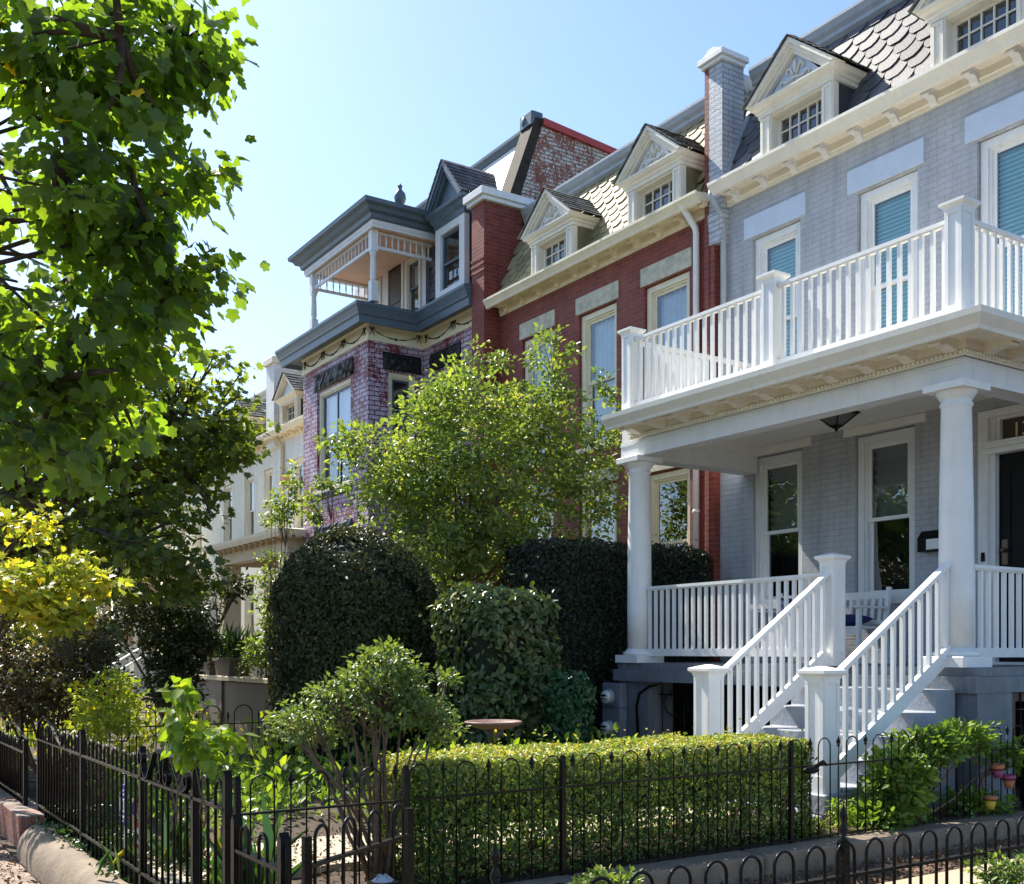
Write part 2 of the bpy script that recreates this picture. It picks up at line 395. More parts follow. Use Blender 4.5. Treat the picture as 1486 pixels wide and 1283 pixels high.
def window(parent, x0, x1, z0, z1, Y, trim, gl=None, behind=None, xf=None, mull=0, fw=.09, sash=None, label=None, split=.5, sillmat=None, drop=1., rec=.10):
    """double-hung window in an opening; parts: frame mesh > pane, blind, sill"""
    m = MB(xf); y = Y + rec; g = .012
    x0 += g; x1 -= g; z0 += g; z1 -= g
    # casing
    m.box(x0, x0+fw, y-.05, y+.08, z0, z1); m.box(x1-fw, x1, y-.05, y+.08, z0, z1)
    m.box(x0+fw, x1-fw, y-.05, y+.08, z1-fw, z1); m.box(x0+fw, x1-fw, y-.05, y+.08, z0, z0+fw*.6)
    # inner stepped moulding
    q = fw*.35
    m.box(x0+fw, x0+fw+q, y-.02, y+.07, z0+fw*.6, z1-fw); m.box(x1-fw-q, x1-fw, y-.02, y+.07, z0+fw*.6, z1-fw)
    m.box(x0+fw+q, x1-fw-q, y-.02, y+.07, z1-fw-q, z1-fw)
    a0 = x0+fw+q; a1 = x1-fw-q; b0 = z0+fw*.6; b1 = z1-fw-q
    zm = b0 + (b1-b0)*split; s = .042
    m.mi = 1
    for (za, zb, yy) in ((zm-s/2, b1, y+.0), (b0, zm+s/2, y+.035)):
        m.box(a0, a0+s, yy+.005, yy+.035, za, zb); m.box(a1-s, a1, yy+.005, yy+.035, za, zb)
        m.box(a0+s, a1-s, yy+.005, yy+.035, zb-s, zb); m.box(a0+s, a1-s, yy+.005, yy+.035, za, za+s*1.1)
    for k in range(mull):
        xm = a0 + (a1-a0)*(k+1)/(mull+1)
        m.box(xm-.02, xm+.02, y+.0, y+.03, b0+s, b1-s)
    w = m.build('window', [trim, sash or trim], parent)
    if label: w['label'] = label
    p = MB(xf)
    p.add([(a0+s,y+.02,zm+s/2),(a1-s,y+.02,zm+s/2),(a1-s,y+.02,b1-s),(a0+s,y+.02,b1-s)], [(0,1,2,3)])
    p.add([(a0+s,y+.055,b0+s),(a1-s,y+.055,b0+s),(a1-s,y+.055,zm-s/2),(a0+s,y+.055,zm-s/2)], [(0,1,2,3)])
    p.build('pane', gl or glass, w)
    if behind == 'slats':
        b = MB(xf); z = b1 - .03
        zend = b1 - (b1-b0)*drop
        while z > zend + .03:
            b.add([(a0+.02,y+.085,z),(a1-.02,y+.085,z),(a1-.02,y+.088,z-.022),(a0+.02,y+.088,z-.022),(a1-.02,y+.112,z-.040),(a0+.02,y+.112,z-.040)], [(0,1,2,3),(3,2,4,5)])
            z -= .052
        b.build('blind', blind_c, w)
    elif behind == 'shutter':
        b = MB(xf); z = b1 - .02; zend = b1 - (b1-b0)*drop
        while z > zend + .03:
            b.add([(a0+.02,y+.09,z),(a1-.02,y+.09,z+.02),(a1-.02,y+.16,z-.10),(a0+.02,y+.16,z-.12)], [(0,1,2,3)])
            z -= .115
        b.build('blind', blind_w, w)
    elif behind == 'curtain':
        b = MB(xf); n = 40
        vs = []; fs = []
        for i in range(n+1):
            t = i/n; xx = a0+.02+(a1-a0-.04)*t; yy = y+.12+.018*math.sin(t*38)
            vs += [(xx, yy, b1-.02), (xx, yy, b1-(b1-b0)*drop+.02)]
        for i in range(n): fs.append((2*i, 2*i+1, 2*i+3, 2*i+2))
        b.add(vs, fs, True); b.build('curtain', curtain, w)
    s2 = MB(xf); s2.box(x0-.05, x1+.05, Y-.05, Y+.06, z0-.08, z0-.004)
    s2.build('sill', sillmat or trim, w)
    return w
CORN = [(0, -.34), (.03, -.34), (.03, -.20), (.06, -.19), (.06, -.13), (.30, -.12), (.31, -.08), (.34, -.06), (.38, .0), (.41, .07), (.41, .10), (.37, .10), (.2, .11), (0, .13)]
def bracket_mb(x, Y, z, w=.10, out=.24, h=.13, xf=None):
    """scrolled bracket whose back is on the wall plane Y, top at z"""
    m = MB(xf)
    prof = [(Y, z), (Y-out, z), (Y-out-.005, z-.02), (Y-out+.01, z-.035), (Y-out-.0, z-.055), (Y-out+.015, z-.075), (Y-out+.05, z-.08), (Y-out*.62, z-.06), (Y-out*.42, z-.07), (Y-out*.28, z-h*.95), (Y-.03, z-h*1.1), (Y, z-h)]
    m.prism(prof, 'x', x-w/2, x+w/2)
    m.prism([(Y-.002, z+.002), (Y-out-.02, z+.002), (Y-out-.02, z-.016), (Y-.002, z-.016)], 'x', x-w/2-.015, x+w/2+.015)
    return m
def slates(parent, x0, x1, Yb, zb, Yt, zt, mat, w=.27, e=.165, skip=(), name='slate_covering', square=False, left=None):
    m = MB(); L = math.hypot(Yt-Yb, zt-zb); uy = (Yt-Yb)/L; uz = (zt-zb)/L
    ny, nz = -uz, uy
    rows = int(L/e)+1; rng = random.Random(int(abs(x0)*100))
    for r in range(rows):
        s0 = r*e; off = (w/2 if r % 2 else 0)
        k = int((x1-x0)/w)+2
        for i in range(-1, k):
            xc = x0 + off + i*w + w/2
            if xc < x0+.02 or xc > x1-.02: continue
            if any(a < xc < b and zb + uz*s0 < c for a, b, c in skip): continue
            ww = w*.96/2; hh = e*1.9; j = rng.uniform(-.008, .008); t = rng.uniform(0, .006)
            if square: pts = [(-ww, 0), (ww, 0), (ww, hh), (-ww, hh)]
            else: pts = [(-ww*.42, -.0), (ww*.42, 0.), (ww*.8, e*.26), (ww, e*.62), (ww, hh), (-ww, hh), (-ww, e*.62), (-ww*.8, e*.26)]
            vs = []
            for th in (0, .014):
                for (a, b) in pts:
                    b2 = min(b + s0 + j, L); lift = .036 + t - .032*(b/hh) + th
                    xx = min(max(xc + a, x0), x1)
                    vs.append((xx, Yb + uy*b2 + ny*lift, zb + uz*b2 + nz*lift))
            n = len(pts); fs = [tuple(range(n, 2*n))]
            for q in range(n): fs.append((q, (q+1)%n, n+(q+1)%n, n+q))
            m.rv = rng.random()
            m.add(vs, fs)
    return m.build(name, mat, parent, rnd=True)
def dormer(parent, xc, Yf, z0, trim, tymp, side, wo=.74, pw=.20, zc=.72, ent=.17, rise=.62, slope=(10.97, 8.27, 11.75, 10.0), cols=5, ornament=True, hoodmat=None):
    """pedimented dormer on the mansard, a part of the house; sub-parts window, pilaster, roof_shingles, ornament"""
    Yb, zb, Yt, zt = slope
    def ys(z): return Yb + (z-zb)/(zt-zb)*(Yt-Yb)
    zl = z0 + zc            # underside of the entablature
    ze = zl + ent
    za = ze + rise
    wf = wo - pw            # half width at the outer edge of the pilasters = wo-.12
    hw = wo - .12
    m = MB()
    # cheeks
    for s in (-1, 1):
        a = xc + s*(hw-.02); b = xc + s*(hw-.08)
        x_lo, x_hi = min(a, b), max(a, b)
        m.prism([(Yf+.05, z0+.02), (ys(z0)+.12, z0+.02), (ys(ze)+.12, ze-.002), (Yf+.05, ze-.002)], 'x', x_lo, x_hi)
    # deep window reveal: jamb linings, soffit, sill, back
    m.mi = 1
    iw = hw - pw
    for s in (-1, 1):
        a = xc + s*iw; b = xc + s*(iw+.05)
        m.box(min(a, b), max(a, b), Yf+.02, Yf+.3, z0, zl)
    m.box(xc-iw, xc+iw, Yf+.02, Yf+.3, zl-.03, zl)
    m.box(xc-hw+.001, xc+hw-.001, Yf+.001, Yf+.2, z0-.0, z0+.012)
    # entablature with stepped mouldings running round three sides
    path = [(xc-hw, ys(zl)+.1), (xc-hw, Yf), (xc+hw, Yf), (xc+hw, ys(zl)+.1)]
    path = path  # travels -y, +x, +y : outside is to the right
    e = ent
    m.sweep(path, [(-.05, zl), (.02, zl), (.02, zl+e*.3), (.045, zl+e*.36), (.05, zl+e*.55), (.09, zl+e*.66), (.12, zl+e*.9), (.12, ze), (-.05, ze+.004)])
    # pediment: rakes
    ow = hw + .14
    sl = rise/ow
    L = math.hypot(ow, rise); nx, nz = rise/L, ow/L
    for s in (-1, 1):
        for (o, t, yo, dpt) in ((0, .05, -.14, .2), (-.05, .05, -.10, .2), (-.10, .045, -.065, .15)):
            # band of thickness t, offset o below the roof line
            def pt(u, k):   # u along the rake 0..1 (eave->apex), k offset down the normal
                x = ow*(1-u); z = ze + rise*u
                return (xc + s*(x - nx*k), z - nz*k)
            k0, k1 = -o, -o + t
            apex0 = ze + rise - k0/nz; apex1 = ze + rise - k1/nz
            e0 = ow - k0/nx if False else None
            # intersect band edges with the level ze
            def xe(k): return ow - k/nx
            poly = [(xc + s*xe(k0), ze), (xc, apex0), (xc, apex1), (xc + s*xe(k1), ze)]
            if s > 0: poly = poly[::-1]
            m.prism(poly, 'y', Yf+yo, Yf+yo+dpt)
    # tympanum
    m.mi = 2
    m.prism([(xc-ow+.3, ze), (xc+ow-.3, ze), (xc, ze+rise-.13)], 'y', Yf-.0, Yf+.06)
    d = m.build('dormer', [side, trim, tymp], parent)
    # pilasters
    for s in (-1, 1):
        p = MB(); a = xc + s*(iw+.004); b = xc + s*(hw-.004); x_lo, x_hi = min(a, b), max(a, b)
        p.box(x_lo, x_hi, Yf, Yf+.1, z0, zl)
        p.box(x_lo+.02, x_lo+.055, Yf-.015, Yf, z0+.04, zl-.05); p.box(x_hi-.055, x_hi-.02, Yf-.015, Yf, z0+.04, zl-.05)
        p.box(x_lo+.02, x_hi-.02, Yf-.0148, Yf, zl-.05, zl-.012)
        p.build('pilaster', trim, d)
    # casement with glazing bars
    w = MB(); yy = Yf+.14; a0, a1, b0, b1 = xc-iw, xc+iw, z0, zl-.03
    w.box(a0, a0+.04, yy, yy+.04, b0, b1); w.box(a1-.04, a1, yy, yy+.04, b0, b1); w.box(a0+.04, a1-.04, yy, yy+.04, b1-.04, b1); w.box(a0+.04, a1-.04, yy, yy+.04, b0, b0+.04)
    for k in range(1, cols): xm = a0+.04+(a1-a0-.08)*k/cols; w.box(xm-.009, xm+.009, yy+.005, yy+.03, b0+.04, b1-.04)
    for k in range(1, 3): zm = b0+.04+(b1-b0-.08)*k/3; w.box(a0+.04, a1-.04, yy+.007, yy+.028, zm-.009, zm+.009)
    w.mi = 1; w.add([(a0+.04,yy+.032,b0+.04),(a1-.04,yy+.032,b0+.04),(a1-.04,yy+.032,b1-.04),(a0+.04,yy+.032,b1-.04)], [(0,1,2,3)])
    w.mi = 2; w.add([(a0+.04,yy+.2,b0+.04),(a1-.04,yy+.2,b0+.04),(a1-.04,yy+.2,b1-.04),(a0+.04,yy+.2,b1-.04)], [(0,1,2,3)])
    w.build('window', [trim, glass, dark], d)
    # little gabled roof covered in slates
    r = MB(); rng = random.Random(int(abs(xc)*97))
    th = .03
    for s in (-1, 1):
        rows = 7
        for i in range(rows):
            u0 = i/rows; u1 = min(1, (i+1.25)/rows)
            y0 = Yf-.17; yb0 = ys(ze+rise*u0)+.1
            n = max(2, int((yb0-y0)/.16)); 
            for q in range(n):
                ya = y0 + (yb0-y0)*q/n; yb = y0 + (yb0-y0)*(q+.94)/n
                lift = .022 + rng.uniform(0, .008)
                def P(u, y, k): x = (ow+.03)*(1-u); z = ze + (rise+.02)*u; return (xc + s*(x + nx*k), y, z + nz*k)
                j = rng.uniform(-.01, .01)
                vs = [P(u0+j, ya, lift), P(u0+j, yb, lift), P(u1, yb, .006), P(u1, ya, .006), P(u0+j, ya, lift-.014), P(u0+j, yb, lift-.014), P(u1, yb, -.004), P(u1, ya, -.004)]
                r.rv = rng.random()
                r.add(vs, [(0,1,2,3), (4,7,6,5), (0,4,5,1), (1,5,6,2), (3,2,6,7), (0,3,7,4)])
    r.build('roof_slates', hoodmat or shingle, d, rnd=True)
    if ornament:
        o = MB(); zc2 = ze+.12; y = Yf-.012
        o.sphere((xc, y, zc2+.16), (.028, .02, .10)); 
        for s in (-1, 1):
            o.tube([(xc+s*.02, y, zc2+.02), (xc+s*.07, y, zc2+.14), (xc+s*.12, y, zc2+.16), (xc+s*.145, y, zc2+.11), (xc+s*.115, y, zc2+.08)], [.016,.02,.02,.016,.01], 6)
            o.tube([(xc+s*.03, y, zc2), (xc+s*.14, y, zc2-.01), (xc+s*.21, y, zc2+.03), (xc+s*.25, y, zc2-.0), (xc+s*.22, y, zc2-.045)], [.015,.019,.019,.014,.008], 6)
            o.tube([(xc+s*.02, y, zc2-.03), (xc+s*.16, y, zc2-.055), (xc+s*.30, y, zc2-.06)], [.012,.014,.006], 6)
        o.box(xc-.05, xc+.05, y-.012, y+.012, zc2-.0, zc2+.025)
        o.build('ornament', trim, d)
    return d
def railing(parent, a, b, z0, z1, n, mat, bw=.036, rail=(.075, .05), brail=(.06, .09), z0b=None, z1b=None, name='railing'):
    """balustrade from a=(x,y) to b; bottom rail top at z0, top rail top at z1; z0b,z1b for the far end (stairs)"""
    z0b = z0 if z0b is None else z0b; z1b = z1 if z1b is None else z1b
    m = MB(); A = Vector((a[0], a[1], 0)); B = Vector((b[0], b[1], 0))
    m.beam((a[0], a[1], z0-brail[1]/2), (b[0], b[1], z0b-brail[1]/2), brail[0], brail[1])
    o = m.build(name, mat, parent)
    t = MB(); t.beam((a[0], a[1], z1-rail[1]*.35), (b[0], b[1], z1b-rail[1]*.35), rail[0], rail[1]*.7); t.beam((a[0], a[1], z1-rail[1]*.8), (b[0], b[1], z1b-rail[1]*.8), rail[0]*.6, rail[1]*.45)
    t.build('handrail', mat, o)
    d = (B-A).normalized(); first = None
    for i in range(n):
        t_ = (i+.5)/n; p = A.lerp(B, t_); zl = z0 + (z0b-z0)*t_; zh = z1 - rail[1]*.8 + (z1b-z1)*t_
        if first is None:
            k = MB(); sd = Vector((-d.y, d.x, 0))
            for q in (0,):
                vs = []
                for z in (zl-.01, zh):
                    for i2, j2 in ((-1,-1),(1,-1),(1,1),(-1,1)): vs.append(p + d*(i2*bw/2) + sd*(j2*bw/2) + Vector((0,0,z)))
                k.add(vs, [(3,2,1,0),(4,5,6,7),(0,1,5,4),(1,2,6,5),(2,3,7,6),(3,0,4,7)])
            first = (k.build('baluster', mat, o), p.copy(), zl)
        else:
            inst(first[0], o, (p.x-first[1].x, p.y-first[1].y, zl-first[2]))
    return o
def newel(parent, x, y, z0, z1, mat, w=.19, name='newel_post'):
    m = MB(); h = w/2
    m.box(x-h, x+h, y-h, y+h, z0, z1-.1)
    # raised frames make sunk panels on the faces
    for s in (-1, 1):
        for (a, b) in ((-h+.0, -h+.035), (h-.035, h)):
            m.box(x+a, x+b, y+s*h-.009 if s < 0 else y+h, y-h if s < 0 else y+h+.009, z0+.14, z1-.13)
            m.box(x+s*h-.009 if s < 0 else x+h, x-h if s < 0 else x+h+.009, y+a, y+b, z0+.14, z1-.13)
        m.box(x-h-.001, x+h+.001, y+s*(h+.006)-.006, y+s*(h+.006)+.006, z0, z0+.14); m.box(x+s*(h+.006)-.006, x+s*(h+.006)+.006, y-h-.001, y+h+.001, z0, z0+.139)
        m.box(x-h-.001, x+h+.001, y+s*(h+.005)-.005, y+s*(h+.005)+.005, z1-.14, z1-.1); m.box(x+s*(h+.005)-.005, x+s*(h+.005)+.005, y-h-.001, y+h+.001, z1-.141, z1-.1)
    o = m.build(name, mat, parent)
    c = MB(); z = z1-.1
    def q(hh, z): return [(x-hh, y-hh, z), (x+hh, y-hh, z), (x+hh, y+hh, z), (x-hh, y+hh, z)]
    rings = [q(h+.012, z), q(h+.015, z+.02), q(h+.045, z+.045), q(h+.045, z+.07), q(h+.02, z+.078), q(.02, z+.105)]
    vs = sum(rings, []); fs = [(3,2,1,0), tuple(range(20,24))]
    for i in range(5):
        for k in range(4): fs.append((i*4+k, i*4+(k+1)%4, i*4+4+(k+1)%4, i*4+4+k))
    c.add(vs, fs); c.build('cap', mat, o)
    return o
def downspout(parent, x, y, z0, z1, mat, r=.045, top=None):
    m = MB(); pts = []
    if top: pts += [(x, y-top, z1+.12), (x, y-top, z1+.04), (x, y-.02, z1-.22)]
    else: pts += [(x, y, z1)]
    pts += [(x, y, z1-.3 if top else z1-.02), (x, y, z0)]
    m.tube(pts, r, 10)
    for z in (z0+1.2, z0+3.4): 
        if z < z1-.4: m.lathe((x, y, z), [(r+.004, 0), (r+.008, .01), (r+.008, .04), (r+.004, .05)], 12)
    return m.build('downspout', mat, parent)
# ================================================================ HOUSES
W = 11.1
CP = [(0, -.15), (.025, -.15), (.03, -.10), (.05, -.09), (.05, .0), (.30, .0), (.30, -.07), (.34, -.06), (.355, -.02), (.385, .03), (.41, .06), (.41, .10), (.375, .105), (.375, .085), (0, .13)]
def cornice(parent, path, Z, mat, prof=None, name='cornice', dz=0):
    m = MB(); m.sweep(path, [(a, z+Z) for a, z in (prof or CP)])
    return m.build(name, mat, parent)
def brackets(parent, xs, Y, z, mat, **k):
    f = None
    for x in xs:
        if f is None: f = (bracket_mb(x, Y, z, **k).build('bracket', mat, parent), x)
        else: inst(f[0], parent, (x-f[1], 0, 0))
def mansard(parent, x0, x1, slope, matbase, crown, backz=None, depth=9.5):
    Yb, zb, Yt, zt = slope
    m = MB(); m.prism([(Yb, zb), (Yt, zt), (Yt+.001, zt+.02), (W+depth, zt+.0), (W+depth, zb-.02), (Yb, zb-.02)], 'x', x0, x1)
    r = m.build('roof', matbase, parent)
    c = MB(); c.sweep([(x0, Yt+.02), (x1, Yt+.02)], [(0, zt-.14), (.05, zt-.14), (.07, zt-.05), (.13, zt-.0), (.13, zt+.05), (.17, zt+.1), (.2, zt+.18), (.2, zt+.22), (-.35, zt+.26), (-.35, zt-.1)])
    c.build('roof_crown', crown, parent)
    return r
def lintel(parent, x0, x1, z0, z1, mat, Y=W, out=.03, xf=None, name='lintel'):
    m = MB(xf); m.bbox(x0, x1, Y-out, Y+.06, z0, z1, .008)
    return m.build(name, mat, parent)
def body(parent, x0, x1, z0, z1, mat, y1=20.5, front=W+.42):
    m = MB()
    m.add([(x0,W,z0),(x0,y1,z0),(x0,y1,z1),(x0,W,z1)], [(0,1,2,3)]); m.add([(x1,W,z0),(x1,y1,z0),(x1,y1,z1),(x1,W,z1)], [(3,2,1,0)])
    m.add([(x0,y1,z0),(x1,y1,z0),(x1,y1,z1),(x0,y1,z1)], [(0,1,2,3)])
    m.build('party_wall', mat, parent)
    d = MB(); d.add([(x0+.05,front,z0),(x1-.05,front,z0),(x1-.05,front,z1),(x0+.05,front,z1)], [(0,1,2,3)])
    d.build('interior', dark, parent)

dorm_w = paint('dormer_paint', (.76, .72, .62), .5, .06, 4, .1, dirt=(.45, .4, .32, .3))
SL = (10.97, 8.27, 11.75, 10.0)
# ---------------------------------------------------------------- the grey house
gh = empty('grey_house', (-8.4, 11.1, 0), 'pale blue-grey brick row house with white balustraded porch and balcony, nearest on the right', 'house')
X0, X1 = -11.33, -5.4
up = [(-10.70, -9.83), (-8.90, -8.02), (-7.24, -6.35)]
holes = [(a, b, 5.05, 7.44) for a, b in up] + [(-10.70, -9.80, 2.3, 4.36), (-8.94, -8.06, 2.3, 4.37), (-7.22, -5.95, 1.5, 4.36)]
m = MB(); ring_holes(m, X0, X1, 0, 8.3, W, W+.3, holes); m.build('wall', b_grey, gh)
body(gh, X0, X1, 0, 8.3, b_grey)
for i, (a, b) in enumerate(up):
    window(gh, a, b, 5.05, 7.44, W, white_b, behind='slats', sash=white, split=.5)
    lintel(gh, (a-.14), (b+.10), 7.46, 7.76, lintel_b)
window(gh, -10.70, -9.80, 2.3, 4.36, W, white_b, gl=glass_dk, behind='shutter', drop=.5, sash=white)
window(gh, -8.94, -8.06, 2.3, 4.37, W, white_b, gl=glass_dk, behind='shutter', drop=.5, sash=white)
lintel(gh, -10.86, -9.64, 4.37, 4.488, porchceil); lintel(gh, -9.1, -7.9, 4.38, 4.488, porchceil)
# front door with frame and transom
m = MB(); Y = W
m.box(-7.21, -7.09, Y-.03, Y+.14, 1.51, 4.35); m.box(-6.08, -5.96, Y-.03, Y+.14, 1.51, 4.35); m.box(-7.09, -6.08, Y-.03, Y+.14, 4.27, 4.35)
m.box(-7.09, -7.04, Y+.03, Y+.16, 1.51, 4.27); m.box(-6.13, -6.08, Y+.03, Y+.16, 1.51, 4.27)
m.box(-7.09, -6.08, Y-.02, Y+.14, 3.86, 3.92); m.box(-7.11, -6.06, Y-.07, Y+.14, 3.92, 3.96); m.box(-7.12, -6.05, Y-.09, Y+.13, 3.96, 3.985)
m.box(-7.04, -6.99, Y+.05, Y+.14, 3.985, 4.27); m.box(-6.18, -6.13, Y+.05, Y+.14, 3.985, 4.27); m.box(-6.99, -6.18, Y+.05, Y+.14, 4.24, 4.27)
m.box(-7.2, -5.97, Y-.06, Y+.2, 1.5, 1.53)
fr = m.build('door_frame', white_b, gh)
m = MB(); m.box(-6.99, -6.18, Y+.10, Y+.13, 3.985, 4.24); tr = m.build('transom', brown, fr)
cu = bpy.data.curves.new('house_number', 'FONT'); cu.body = '13'; cu.size = .22; cu.extrude = .004
to = bpy.data.objects.new('tmp_text', cu); COL.objects.link(to)
bpy.context.view_layer.update()
me = bpy.data.meshes.new_from_object(to.evaluated_get(bpy.context.evaluated_depsgraph_get()))
bpy.data.objects.remove(to)
for v in me.vertices:
    x, y, z = v.co; v.co = (-6.875 + x*1.0 - (-8.4), Y+.092 - z - 11.1, 4.035 + y)
me.materials.clear(); me.materials.append(gold)
link('house_number', me, fr)
m = MB(); y = Y+.11
m.box(-7.04, -6.13, y, y+.05, 1.53, 3.86)
dr = m.build('door', blackpaint, gh)
m = MB()
for (za, zb) in ((1.7, 2.35), (2.55, 3.7)):
    for (xa, xb) in ((-6.93, -6.64), (-6.53, -6.24)):
        for q in ((xa, xb, za, za+.03), (xa, xb, zb-.03, zb), (xa, xa+.03, za+.03, zb-.03), (xb-.03, xb, za+.03, zb-.03)): m.box(q[0], q[1], y-.014, y, q[2], q[3])
m.build('door_panel', blackpaint, dr)
m = MB(); m.box(-7.0, -6.93, y-.012, y, 2.62, 2.90); m.sphere((-6.965, y-.05, 2.78), .03, 12, 8); m.tube([(-6.965, y, 2.78), (-6.965, y-.04, 2.78)], .012); m.build('door_handle', brass, dr)
m = MB(); m.tube([(-6.585+.05*math.cos(t/12*2*PI), y-.03, 3.2+.05*math.sin(t/12*2*PI)) for t in range(13)], .01, 8); m.sphere((-6.585, y-.02, 3.26), .022); m.build('door_knocker', brass, dr)
m = MB(); m.box(-7.165, -7.125, Y-.045, Y-.03, 2.66, 2.76); m.sphere((-7.145, Y-.05, 2.715), .01); m.build('doorbell', blackpaint, gh)
# cornice, brackets, roof, dormers
cornice(gh, [(X0+.15, W), (X1+.3, W)], 8.2, pcream)
brackets(gh, [-10.95 + .53*i for i in range(11)], W, 8.2, white_b)
mansard(gh, X0+.1, X1, SL, slate, tin)
slates(gh, X0+.15, X1, *SL, slate, w=.33, e=.21, skip=[(-10.1, -9.14, 9.2), (-7.46, -6.5, 9.2)])
dormer(gh, -9.60, 10.75, 8.22, dorm_w, lintel_b, slate, zc=.60)
dormer(gh, -6.98, 10.75, 8.22, dorm_w, lintel_b, slate, zc=.60)
m = MB(); m.prism([(10.93, 8.3), (11.3, 8.3), (11.92, 10.1), (11.74, 10.14)], 'x', -11.155, -11.09); m.build('flashing', tin, gh)
m = MB(); m.box(-11.43, -11.16, 10.97, 11.40, 7.55, 10.14); m.box(-11.427, -11.14, 10.94, 11.2, 7.86, 7.98); m.box(-11.425, -11.15, 10.955, 11.2, 7.74, 7.862); m.build('chimney', b_lightpaint, gh)
downspout(gh, -11.18, W-.08, 4.66, 8.1, tin, .042, top=.25)
# ---- porch
m = MB(); m.box(-10.85, -5.72, 8.80, 11.09, 1.42, 1.5); m.build('porch_floor', grey_deck, gh)
m = MB(); m.box(-10.85, -5.70, 8.72, 8.95, 1.27, 1.418); m.box(-5.93, -5.70, 8.95, 11.09, 1.27, 1.418); m.box(-10.85, -10.65, 8.95, 11.09, 1.27, 1.418); m.build('porch_joist', grey_deck, gh)
m = MB(); m.box(-10.82, -10.22, 8.78, 9.2, 0, 1.268); m.build('porch_pier', grey_deck, gh)
m = MB(); m.box(-5.93, -5.71, 8.76, 9.3, 0, 1.268); m.build('porch_pier', grey_deck, gh)
m = MB(); m.box(-10.84, -5.73, 10.6, 10.7, 0, 1.4); m.build('crawl_space_shade', dark, gh)  # dark slab stands for the deep shade under the porch floor
m = MB()
for i in range(12): x = -10.15 + i*.2; m.tube([(x, 8.95, .25), (x, 8.95, 1.26)], .008, 6)
m.box(-10.2, -7.9, 8.94, 8.96, .3, .32); m.box(-10.2, -7.9, 8.94, 8.96, 1.1, 1.12)
m.tube([(-9.9+.22*math.cos(t/16*2*PI), 8.95, 1.0+.16*math.sin(t/16*2*PI)) for t in range(17)], .009, 6)
m.build('iron_grille', iron, gh)
m = MB(); 
for q in ((9.33, 9.43, .2, 1.26), (10.95, 11.05, .2, 1.26), (9.43, 10.95, 1.18, 1.26), (9.43, 10.95, .2, .28)): m.box(-5.86, -5.76, q[0], q[1], q[2], q[3])
bw = m.build('basement_window', brown, gh)
m = MB()
for i in range(11): yy = 9.5 + i*.14; m.tube([(-5.75, yy, .2), (-5.75, yy, 1.26)], .007, 6)
for z in (.5, .8, 1.1): m.box(-5.755, -5.745, 9.43, 10.95, z, z+.012)
m.build('window_bars', iron, bw)
# stairs
m = MB(); n = 6
prof = [(9.0, .0), (9.0, 1.40), (8.52, 1.40), (8.52, 1.3)]
prof = [(8.72, 0.0), (8.72, 1.30)]
for k in range(6):
    z = 1.30 - .2*k; yf = 8.44 - .31*k
    prof.append((yf, z)); prof.append((yf, max(z-.2, 0) if k < 5 else 0))
m.prism(prof[::-1], 'x', -7.60, -5.90)
st = m.build('porch_steps', grey_step, gh, bevel=.012)
for x in (-7.395, -6.045): m = MB(); m.bbox(x-.155, x+.155, 6.95, 7.26, .31, .47, .01); m.build('newel_base', grey_step, gh)
newel(gh, -7.40, 7.10, .47, 1.52, white); newel(gh, -6.05, 7.10, .47, 1.52, white)
newel(gh, -7.40, 8.84, 1.5, 2.66, white, w=.17)
railing(gh, (-7.40, 7.2), (-7.40, 8.75), .66, 1.42, 13, white, z0b=1.68, z1b=2.46, name='stair_railing', brail=(.05, .13))
railing(gh, (-6.05, 7.2), (-6.05, 8.86), .66, 1.42, 13, white, z0b=1.72, z1b=2.50, name='stair_railing', brail=(.05, .13))
railing(gh, (-10.48, 8.98), (-7.47, 8.92), 1.68, 2.47, 26, white, name='porch_railing')
railing(gh, (-6.07, 9.17), (-6.07, 11.08), 1.68, 2.47, 15, white, name='porch_railing')
# columns
for (cx, cy) in ((-10.63, 8.98), (-6.07, 8.98)):
    m = MB(); m.lathe((cx, cy, 0), [(.155, 1.66), (.158, 2.2), (.152, 3.0), (.135, 3.92), (.138, 3.925), (.15, 3.94), (.15, 3.955), (.137, 3.96), (.137, 3.99), (.15, 4.0), (.175, 4.04), (.19, 4.065), (.19, 4.07)], 40)
    c = m.build('porch_column', white, gh)
    m = MB(); m.bbox(cx-.215, cx+.215, cy-.215, cy+.215, 4.07, 4.138, .006); m.build('capital', white, c)
    m = MB(); m.lathe((cx, cy, 0), [(.20, 1.6), (.212, 1.612), (.212, 1.632), (.2, 1.645), (.18, 1.65), (.165, 1.68)], 40); m.build('column_base', white, c)
    m = MB(); m.bbox(cx-.225, cx+.225, cy-.225, cy+.225, 1.502, 1.6, .006); m.build('plinth', white, c)
# pilasters at the wall
m = MB(); m.box(-10.87, -5.92, 8.87, 9.08, 4.14, 4.36); m.box(-6.17, -5.92, 9.08, W-.001, 4.14, 4.36); m.box(-10.87, -10.60, 9.08, W-.001, 4.14, 4.36)
m.box(-10.875, -5.915, 8.862, 8.87, 4.3, 4.325)
m.build('porch_beam', white_b, gh)
m = MB(); m.box(-10.62, -6.15, 9.06, W-.001, 4.49, 4.54); m.box(-10.86, -5.93, 8.88, 9.07, 4.361, 4.6); m.box(-6.16, -5.93, 9.07, W-.001, 4.361, 4.6); m.box(-10.86, -10.61, 9.07, W-.001, 4.361, 4.6); m.build('porch_ceiling', porchceil, gh)
PCP = [(0, 4.36), (.02, 4.36), (.02, 4.42), (.04, 4.43), (.04, 4.50), (.36, 4.50), (.36, 4.44), (.40, 4.445), (.41, 4.48), (.44, 4.52), (.47, 4.56), (.475, 4.615), (.43, 4.62), (.43, 4.605), (0, 4.63)]
